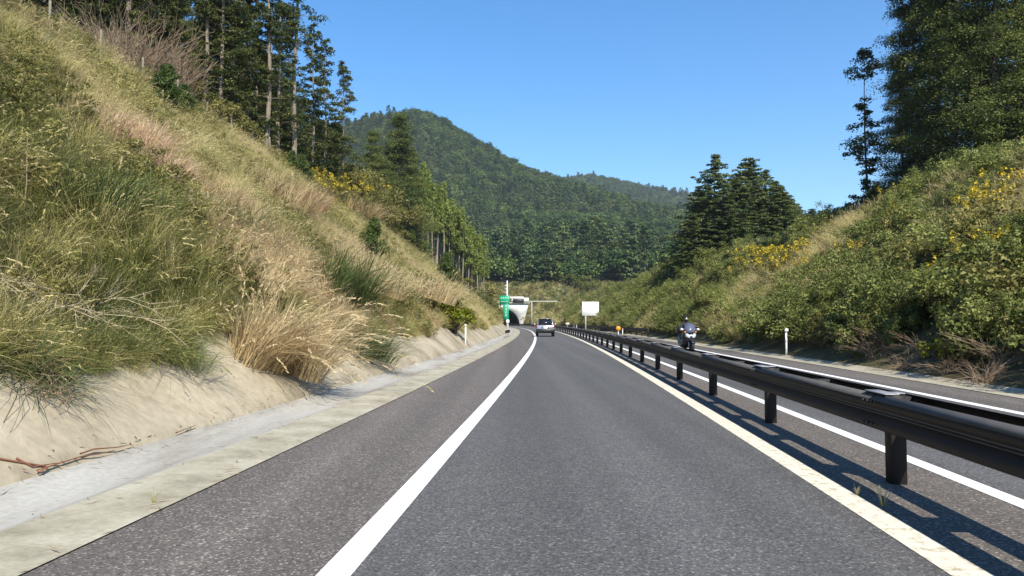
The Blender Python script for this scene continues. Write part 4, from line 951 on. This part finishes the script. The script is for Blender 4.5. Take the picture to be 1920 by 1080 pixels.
for px, Z, s, lb in ((1085, 322, 3.6, 'blue-green bush on the slope above the tunnel road'), (1060, 326, 3.2, 'blue-green bush left of the larger one above the tunnel road'), (1105, 318, 2.8, 'blue-green bush right of the larger one above the tunnel road'), (1030, 305, 1.5, 'small bush on the grass slope above the tunnel'), (1000, 308, 1.4, 'small olive bush above the tunnel mouth'),
                     (1070, 270, 1.6, 'bush beside the road near the tunnel'), (1085, 255, 1.3, 'low bush near the white signboard')):
    place(random.choice([shD, shA]), on(px, Z, -.1), s, None, lb, 'shrub', 'bushes above the tunnel')

# ------------------------------------------------------------------ fences on both bank tops
def fence(side, o_, y0, y1, step, lb):
    Y = np.arange(y0, y1 + .1, step); X = wl(Y) + o_; Zg = height(X, Y)
    root = empty('wire_fence', (float(X[0]), float(Y[0]), float(Zg[0])), 0, lb, 'fence'); first = None
    m = MB(); m.box((0, 0, .8), (.11, .11, 1.9), bev=.02)
    for i in range(len(Y)):
        if first is None: o = first = m.build('post', M['wood'], root)
        else: o = first.copy(); col.objects.link(o); o.parent = root
        o.location = (X[i] - X[0], Y[i] - Y[0], Zg[i] - Zg[0]); o.rotation_euler = (random.uniform(-.05, .05), random.uniform(-.05, .05), random.random())
    for k in range(4):
        m2 = MB(); m2.tube(np.stack([X - X[0], Y - Y[0], Zg - Zg[0] + .4 + .38 * k], -1), .006, 4, False); m2.build('wire', M['wire'], root)
fence(-1, -22.4, 26, 62, 4.0, 'weathered post and wire fence along the left bank top')
fence(1, 24.3, 44, 116, 4.0, 'weathered post and wire fence along the right bank top under the firs')

# ------------------------------------------------------------------ the median guard rail
RO = 4.32
prof = [(.0, .475), (.02, .478), (.078, .510), (.080, .570), (.020, .615), (.020, .665), (.080, .700), (.080, .742), (.008, .790), (.0, .794)]
def beam_mesh(L, sgn, k=1.0):
    p = np.array([(sgn * (.142 + d), h) for d, h in prof]); q = np.array([(sgn * (.142 + d - .012), h) for d, h in prof])[::-1]
    ring = np.concatenate([p, q]); rings = [[(x, y, z) for x, z in ring] for y in (0, L)]
    m = MB(); m.loft(rings, False); return m
gy0, step = 6.74 - 12.0, 4.0
gr_ = empty('guard_rail', (float(wl(gy0)) + RO, gy0, 0), 0, 'long dark brown double-sided guard rail between the two road directions', 'guard rail')
nseg = int((PORTAL_Y - 6 - gy0) / step); protos = {}
origin = np.array((float(wl(gy0)) + RO, gy0))
def part(key, builder, x, y, rz, z=0.0):
    if key not in protos: protos[key] = o = builder(); o.parent = gr_
    else: o = protos[key].copy(); col.objects.link(o); o.parent = gr_
    o.location = (x - origin[0], y - origin[1], z); o.rotation_euler = (0, 0, rz)
def bolt(): return MB().tube([(0, 0, 0), (-.018, 0, 0)], .013, 6).build('bolt', M['black'])
def splice():
    m = MB(); m.box((-.115, .0, .812), (.13, .44, .012), bev=.004); m.box((.0, .0, .808), (.12, .16, .010)); return m.build('bracket', M['railcap'])
for i in range(nseg):
    y0 = gy0 + i * step; y1 = y0 + step; x0 = float(wl(y0)) + RO; x1 = float(wl(y1)) + RO
    rz = -math.atan2(x1 - x0, step); L = math.hypot(x1 - x0, step)
    part('bl', lambda: beam_mesh(4.004, -1).build('rail_beam', M['rail']), x0, y0, rz)
    part('br', lambda: beam_mesh(4.004, 1).build('rail_beam', M['rail']), x0, y0, rz)
    part('p', lambda: MB().box((0, 0, .37), (.14, .14, .86), bev=.012).build('post', M['rail']), x0, y0, rz)
    if y0 < 130:
        part('cs', lambda: MB().box((-.190, 2.0, .7735), (.088, 3.98, .006), ry=R(-34)).build('cap_strip', M['railtop_lit']), x0, y0, rz)  # added strip carrying the painted sunlit band of the beam top
        part('ri', lambda: MB().tube([(-.205, 0, .640), (-.205, 4.0, .640)], .004, 4, False).tube([(-.212, 0, .668), (-.212, 4.0, .668)], .004, 4, False).build('glint_line', M['railglint']), x0, y0, rz)  # thin added rods standing in for bright sky-reflection lines
        part('sp', lambda: MB().box((0, 0, .63), (.28, .12, .30), bev=.01).build('spacer', M['rail']), x0, y0, rz)
        if y0 < 36:
            for dy in (-.12, -.04, .04, .12):
                for h in (.54, .735): part('bo', bolt, x0 - .222, y0 + dy, rz, h)
        part('sp', None, (x0 + x1) / 2, (y0 + y1) / 2, rz)
        part('ca', splice, x0, y0, rz)

# roadside rail on the right, further away
o_ = 10.95; Y = np.arange(72, 176, 4.0)
rr = empty('roadside_rail', (float(wl(72)) + o_, 72, 0), 0, 'low dark roadside rail on the far right side past the motorcycle', 'guard rail'); pp_ = pb = None
for i, y in enumerate(Y):
    x0 = float(wl(y)) + o_; x1 = float(wl(y + 4)) + o_; rz = -math.atan2(x1 - x0, 4)
    if pp_ is None:
        pp_ = MB().box((0, 0, .4), (.12, .12, .84), bev=.01).build('post', M['rail'], rr)
        m = MB(); pr_ = [(-.06, .48), (-.14, .52), (-.14, .60), (-.07, .65), (-.14, .70), (-.14, .78), (-.06, .82), (-.05, .82), (-.05, .48)]
        m.loft([[(a, yy_, b_) for a, b_ in pr_] for yy_ in (0, 4.0)], False); pb = m.build('rail_beam', M['rail'], rr); a, b_ = pp_, pb
    else:
        a = pp_.copy(); b_ = pb.copy(); col.objects.link(a); col.objects.link(b_); a.parent = b_.parent = rr
    for q in (a, b_): q.location = (x0 - float(wl(72)) - o_, y - 72, 0); q.rotation_euler = (0, 0, rz)

# ------------------------------------------------------------------ delineators and signs
def delineator(px, Z, H, disc, lb, mat='signwhite', r=.055, ground=None):
    loc = on(px, Z) if ground is None else (at(px, Z), Z, ground)
    o = empty('delineator', loc, 0, lb, 'marker post', 'marker posts beside the road')
    m = MB(); m.tube([(0, 0, -.2), (0, 0, H)], .042, 10); m.build('post', M['signwhite'], o, True)
    m = MB(); m.lathe([(.001, -.03), (r, -.03), (r, .03), (.001, .03)], (0, -.05, H + r * .4), 'y', 16); m.build('reflector', M[mat], o)
delineator(1473, 31.5, 1.02, 1, 'slim white marker post with round head opposite the guard rail, nearest on the right', r=.075)
delineator(873, 41, 1.05, 1, 'slim white marker post in the sand near the yellow-green bush')
delineator(1167, 84, .82, 1, 'white marker post just right of the orange disc')
delineator(1376, 70, 1.1, 1, 'white marker post half hidden by weeds behind the motorcycle') if False else None
delineator(1226, 92, .95, 1, 'white marker post behind the roadside rail end')
delineator(1076, 150, 1.0, 1, 'left of two small white posts past the car')
delineator(1081, 148, 1.0, 1, 'right of two small white posts past the car')
delineator(1159, 84, .80, 1, 'white post carrying a round orange reflector disc', 'orange', .27)

# white T-shaped small board past the car
o = empty('small_sign', on(1064, 160), 0, 'small white rectangular board on a thin post past the car', 'sign')
m = MB(); m.tube([(0, 0, -.2), (0, 0, 1.2)], .04, 8); m.build('post', M['galv'], o)
m = MB(); m.box((0, -.06, 1.25), (.8, .04, .42), bev=.01); m.build('board', M['creampole'], o)

# white signboard on a pole (right)
o = empty('signboard', on(1098, 130), 0, 'large blank white signboard on a single cream pole at the right verge', 'sign')
m = MB(); m.tube([(0, .12, -.3), (0, .12, 5.0)], .13, 12); m.build('pole', M['creampole'], o, True)
m = MB(); m.box((.85, 0, 3.95), (2.95, .06, 2.45), bev=.03); m.build('panel', M['signwhite'], o)
for k in range(3):
    m = MB(); m.box((.85, .07, 3.1 + .85 * k), (2.7, .05, .09)); m.build('bracket', M['galv'], o)

# green tunnel sign (left) on its pole
gx, gyy = at(951, 74), 74.0
o = empty('green_sign', (gx, gyy, .05), R(-20), 'green road sign with white lettering on a post at the left gutter', 'sign')
m = MB(); m.tube([(.05, .1, -.2), (.05, .1, 4.0)], .06, 10); m.build('post', M['signwhite'], o, True)
m = MB(); m.box((-.28, 0, 3.62), (1.05, .05, .82), bev=.02); p1 = m.build('panel', M['green'], o)
m = MB(); m.box((-.14, 0, 2.42), (.62, .05, 1.5), bev=.02); p2 = m.build('panel', M['green'], o)
m = MB(); m.box((.05, -.01, 1.45), (.34, .05, .34), bev=.02); m.build('white_plate', M['signwhite'], o)
def strokes(par, x0, z0, wd, n, s, vert=False):
    m = MB(); g = np.random.default_rng(int(abs(x0 * 100) + z0 * 10))
    for i in range(n):
        cx, cz = (x0 + wd * i, z0) if not vert else (x0, z0 - wd * i)
        for k in range(3): m.box((cx, -.030, cz + s * (k - 1) * .4), (s, .006, s * .12))
        m.box((cx + s * .1, -.031, cz), (s * .14, .006, s)); m.box((cx - s * .35, -.0315, cz - s * .1), (s * .12, .006, s * .7))
    m.build('lettering', M['signwhite'], par)
strokes(p1, -.62, 3.78, .23, 4, .16); strokes(p1, -.62, 3.44, .14, 6, .09); strokes(p2, -.14, 2.95, .30, 4, .2, True)
# low rail at the foot of the sign
o = empty('gutter_rail', (at(948, 70), 70, .05), R(-4), 'short dark low rail behind the foot of the green sign', 'guard rail')
for k in range(4):
    m = MB(); m.box((0, k * 1.5, .3), (.08, .08, .75)); m.build('post', M['creampole'], o)
m = MB(); m.box((.02, 2.4, .48), (.05, 5.6, .30), bev=.01); m.build('rail_beam', M['rail'], o)

# camera pole above the sign
o = empty('camera_pole', (at(951, 150), 150, float(height(at(951, 150), 150))), 0, 'tall white pole with small fittings rising above the green sign', 'pole')
m = MB(); m.tube([(0, 0, -.3), (0, 0, 9.6)], [.16, .11], 12); m.build('mast', M['signwhite'], o, True)
for z in (7.2, 8.0, 8.6):
    m = MB(); m.box((-.35, -.05, z), (.45, .14, .16), bev=.02); m.build('fitting', M['galv'], o)
# gantry with dark message board in front of the tunnel
Zg = 200.0; gx = at(997, Zg)
o = empty('gantry', (gx, Zg, float(height(gx, Zg))), 0, 'cream gantry arm carrying a dark message board before the tunnel', 'gantry')
gh = CAMH + (HZ - 565) / FPX * Zg - float(height(gx, Zg))
m = MB(); m.tube([(0, 0, -.4), (0, 0, gh + .1)], .16, 12); m.build('post', M['concrete2'], o, True)
m = MB(); m.tube([(at(958, Zg) - gx, 0, gh), (at(1046, Zg) - gx, 0, gh)], .11, 10); m.build('beam', M['creampole'], o, True)
m = MB(); m.box((at(972, Zg) - gx, -.25, gh + .1), (3.0, .35, 1.15), bev=.03); m.build('message_board', M['black'], o)
m = MB(); m.box((at(969, Zg) - gx, -.1, gh + .98), (3.7, .8, .5), bev=.04); m.build('hood', M['signwhite'], o)

# ------------------------------------------------------------------ the car
def car(px, Z):
    x = at(px, Z); rz = -math.atan(wls(Z))
    o = empty('suv', (x, Z, .004), rz, 'silver sport utility vehicle seen from behind, driving toward the tunnel', 'car')
    W, Lc = .94, 4.75
    def sec(y, w, z0, z1, r=.10):               # rounded rectangle across the car
        return [(-w + r, y, z0), (w - r, y, z0), (w, y, z0 + r), (w * 1.0, y, (z0 + z1) / 2), (w * .985, y, z1 - r), (w - r * 1.3, y, z1), (-w + r * 1.3, y, z1), (-w * .985, y, z1 - r), (-w, y, (z0 + z1) / 2), (-w, y, z0 + r)]
    m = MB(); m.loft([sec(0.0, .86, .55, 1.08), sec(.05, .92, .48, 1.12), sec(.5, W, .42, 1.14), (sec(3.2, W, .40, 1.12)), sec(3.6, .93, .40, 1.06), sec(4.4, .88, .42, .98), sec(Lc, .74, .48, .85)]); m.build('body', M['silver'], o, False)
    m = MB(); m.loft([sec(.10, .80, 1.10, 1.20, .04), sec(.20, .76, 1.12, 1.50, .08), sec(.42, .70, 1.12, 1.72, .10), sec(.9, .68, 1.12, 1.78, .10), sec(2.2, .68, 1.12, 1.76, .10), sec(2.9, .70, 1.10, 1.50, .08), sec(3.4, .78, 1.08, 1.14, .03)]); m.build('cabin', M['silver'], o, False)
    m = MB(); m.add([(-.70, .045, 1.15), (.70, .045, 1.15), (.66, .150, 1.48), (-.66, .150, 1.48), (.60, .295, 1.655), (-.60, .295, 1.655), (-.70, .12, 1.15), (.70, .12, 1.15), (.66, .23, 1.48), (-.66, .23, 1.48), (.60, .38, 1.655), (-.60, .38, 1.655)], [(0, 1, 2, 3), (3, 2, 4, 5), (0, 3, 9, 6), (3, 5, 11, 9), (1, 7, 8, 2), (2, 8, 10, 4), (5, 4, 10, 11), (0, 6, 7, 1)]); m.build('rear_window', M['glass'], o)
    for s in (-1, 1):
        m = MB(); m.add([(s * .775, .55, 1.18), (s * .775, 2.95, 1.18), (s * .695, 2.35, 1.66), (s * .695, .75, 1.66), (s * .70, .55, 1.18), (s * .70, 2.95, 1.18), (s * .64, 2.35, 1.66), (s * .64, .75, 1.66)], [(0, 1, 2, 3), (0, 3, 7, 4), (1, 5, 6, 2), (3, 2, 6, 7)]); m.build('side_window', M['glass'], o)
        m = MB(); m.box((s * .85, .03, 1.0), (.09, .14, .28), bev=.02); m.build('tail_light', M['red'], o)
        m = MB(); m.box((s * .66, 1.55, 1.84), (.05, 1.9, .05), bev=.015); m.build('roof_rail', M['black'], o)
        m = MB(); m.ball((s * 1.05, 3.0, 1.2), (.12, .08, .10)); m.build('door_mirror', M['silver'], o, True)
        m = MB(); m.tube([(s * .5, -.02, .37), (s * .5, .3, .37)], .045, 10); m.build('exhaust_pipe', M['chrome'], o)
        for y in (.85, 3.75):
            w_ = MB(); w_.lathe([(.20, -.12), (.34, -.12), (.37, -.09), (.37, .09), (.34, .12), (.20, .12)], (s * .80, y, .37), 'x', 24); t = w_.build('wheel', M['rubber'], o)
            w_ = MB(); w_.lathe([(.01, -.08), (.21, -.10), (.21, .10), (.01, .08)], (s * .815, y, .37), 'x', 16); w_.build('rim', M['chrome'], t)
    m = MB(); m.box((0, -.04, .59), (1.84, .24, .36), bev=.05); m.box((0, .02, .40), (1.5, .16, .10)); m.build('rear_bumper', M['black'], o)
    m = MB(); m.box((0, -.03, .93), (.78, .05, .16), bev=.02); m.build('tailgate_handle', M['chrome'], o)
    m = MB(); m.box((0, -.055, .86), (.36, .02, .18), bev=.005); m.build('number_plate', M['signwhite'], o)
    m = MB(); m.box((0, .36, 1.75), (1.25, .30, .04), bev=.015); m.build('spoiler', M['silver'], o)
    m = MB(); m.tube([(0, .07, 1.18), (-.3, .14, 1.32)], [.012, .008], 5); m.build('wiper', M['black'], o)
car(1022.5, 72.5)

# ------------------------------------------------------------------ motorcycle and rider, coming towards us
bx_, by_ = at(1291, 34.2), 34.2
bk = empty('motorcycle', (bx_, by_, .004), -math.atan(wls(34.2)) + R(3), 'dark large scooter with white front and mirrors in the opposite lane', 'motorcycle')
def lp(y, w, z0, z1, k=12, ex=.75):              # super-ellipse section
    t = np.linspace(0, 2 * math.pi, k, endpoint=False); c, s = np.cos(t), np.sin(t)
    return np.stack([w * np.sign(c) * abs(c) ** ex, np.full(k, y), (z0 + z1) / 2 + (z1 - z0) / 2 * np.sign(s) * abs(s) ** ex], -1)
m = MB(); m.loft([lp(-.42, .10, .62, .80), lp(-.36, .22, .52, .92), lp(-.20, .31, .40, 1.02), lp(.0, .34, .30, 1.0), lp(.2, .33, .25, .92)]); m.build('front_fairing', M['bikeblack'], bk, True)
m = MB(); m.loft([lp(.15, .30, .24, .62), lp(.5, .27, .22, .55), lp(1.0, .27, .25, .62), lp(1.45, .22, .40, .78), lp(1.75, .10, .58, .78)]); m.build('body', M['bikeblack'], bk, True)
m = MB(); m.loft([lp(.55, .15, .64, .76), lp(.75, .20, .66, .80), lp(1.1, .19, .68, .82), lp(1.2, .18, .72, .92), lp(1.6, .15, .78, .92)]); m.build('seat', M['black'], bk, True)
m = MB(); m.add([(-.20, -.33, .95), (.20, -.33, .95), (.27, -.24, 1.12), (.22, -.12, 1.34), (0, -.10, 1.40), (-.22, -.12, 1.34), (-.27, -.24, 1.12), (0, -.38, .97), (0, -.31, 1.14)],
                [(7, 1, 2, 8), (8, 2, 3, 4), (0, 7, 8, 6), (6, 8, 4, 5)]); ws = m.build('windscreen', M['screen'], bk, True)
md = ws.modifiers.new('thick', 'SOLIDIFY'); md.thickness = .006
for s in (-1, 1):
    m = MB(); m.loft([lp(-.44, .02, .72, .80, 10) + np.array((s * .07, 0, 0)), lp(-.40, .075, .70, .86, 10) + np.array((s * .12, 0, .01)), lp(-.30, .09, .72, .92, 10) + np.array((s * .18, 0, .02))]); m.build('headlight', M['lamp'], bk, True)
    mr = MB(); mr.ball((s * .37, -.22, 1.10), (.085, .035, .062)); mr = mr.build('mirror', M['galv'], bk, True)
    m = MB(); m.tube([(s * .26, -.18, 1.0), (s * .33, -.21, 1.06)], .014, 6); m.build('mirror_stalk', M['black'], bk)
    m = MB(); m.tube([(s * .10, -.30, .62), (s * .10, -.47, .30)], .026, 8); m.build('fork', M['chrome'], bk)
    m = MB(); m.tube([(s * .08, .02, 1.0), (s * .24, .06, 1.03), (s * .36, .14, 1.0)], .018, 8); m.build('handlebar', M['black'], bk)
    m = MB(); m.ball((s * .25, -.31, .98), (.045, .03, .03)); m.build('indicator', M['orange'], bk, True)
for y, r in ((-.50, .30), (1.30, .28)):
    m = MB(); m.lathe([(r * .62, -.055), (r * .9, -.065), (r, -.03), (r, .03), (r * .9, .065), (r * .62, .055)], (0, y, r), 'x', 28); t = m.build('wheel', M['rubber'], bk, True)
    m = MB(); m.lathe([(.02, -.04), (r * .62, -.045), (r * .62, .045), (.02, .04)], (0, y, r), 'x', 18); m.build('rim', M['galv'], t)
m = MB(); m.loft([lp(-.80, .05, .48, .52, 8), lp(-.70, .075, .55, .60, 8), lp(-.5, .08, .61, .66, 8), lp(-.32, .075, .55, .62, 8)]); m.build('front_fender', M['bikeblack'], bk, True)
m = MB(); m.loft([lp(1.30, .23, .92, 1.20, 12, .5), lp(1.40, .25, .90, 1.24, 12, .5), lp(1.70, .24, .92, 1.22, 12, .5)]); m.build('top_box', M['bikeblack'], bk, True)

def skinned(name, J, E, Rd, mat, lvl=2):
    me = bpy.data.meshes.new(name); me.from_pydata(J, E, []); ob = bpy.data.objects.new(name, me); col.objects.link(ob)
    sk = ob.modifiers.new('skin', 'SKIN')
    for i, r in enumerate(Rd): me.skin_vertices[0].data[i].radius = (r, r) if np.isscalar(r) else r
    me.skin_vertices[0].data[0].use_root = True
    ss = ob.modifiers.new('sub', 'SUBSURF'); ss.levels = ss.render_levels = lvl
    me.materials.append(mat); return ob
J = [(0, .72, .86), (0, .70, 1.05), (0, .64, 1.24), (0, .58, 1.36), (0, .56, 1.46), (0, .54, 1.56),
     (.19, .58, 1.33), (.30, .38, 1.15), (.35, .16, 1.04), (-.19, .58, 1.33), (-.30, .38, 1.15), (-.35, .16, 1.04),
     (.13, .68, .82), (.24, .28, .72), (.22, .22, .36), (.22, .10, .30), (-.13, .68, .82), (-.24, .28, .72), (-.22, .22, .36), (-.22, .10, .30)]
E_ = [(0, 1), (1, 2), (2, 3), (3, 4), (4, 5), (3, 6), (6, 7), (7, 8), (3, 9), (9, 10), (10, 11), (0, 12), (12, 13), (13, 14), (14, 15), (0, 16), (16, 17), (17, 18), (18, 19)]
Rd = [(.17, .13), (.16, .12), (.18, .12), (.13, .09), .06, .085, .075, .055, .042, .075, .055, .042, .10, .075, .055, .05, .10, .075, .055, .05]
rd = skinned('person', J, E_, Rd, M['jacket']); rd.location = bk.location; rd.rotation_euler = bk.rotation_euler
tag(rd, 'person in dark riding clothes and helmet sitting on the scooter', 'person')
m = MB(); m.ball((0, .54, 1.585), (.125, .145, .145), 16, 12); m.build('helmet', M['helmet'], rd, True)
m = MB(); m.ball((0, .475, 1.575), (.098, .095, .058), 14, 8); m.build('visor', M['visor'], rd, True)
for s in (-1, 1):                                   # gloved hands closed round the grips
    m = MB(); gx_, gy_, gz_ = s * .35, .14, 1.005
    m.ball((gx_, gy_ + .02, gz_ + .02), (.045, .045, .022), 8, 6)
    for k in range(4):
        xx = gx_ + s * (-.034 + .022 * k); m.tube([(xx, gy_ + .015, gz_ + .035), (xx, gy_ - .035, gz_ + .03), (xx, gy_ - .042, gz_ - .005), (xx, gy_ - .01, gz_ - .028)], [.011, .0105, .010, .008], 6)
    m.tube([(gx_ - s * .04, gy_ + .02, gz_ + .01), (gx_ - s * .055, gy_ - .01, gz_ - .015), (gx_ - s * .045, gy_ - .03, gz_ - .025)], [.013, .011, .009], 6)
    m.build('glove', M['black'], rd, True)

# ------------------------------------------------------------------ the air
hm, hn, hl_ = nodes('thin_haze')
hv = hn.new('ShaderNodeVolumePrincipled'); hv.inputs['Density'].default_value = .00014; hv.inputs['Color'].default_value = (.80, .88, 1, 1); hv.inputs['Anisotropy'].default_value = .2
ho = hn.new('ShaderNodeOutputMaterial'); hl_.new(hv.outputs[0], ho.inputs['Volume'])
b = MB(); b.box((500, 1350, 280), (6400, 3300, 620)); tag(b.build('haze', hm), 'thin bluish air over the whole valley', 'haze', kind='stuff')
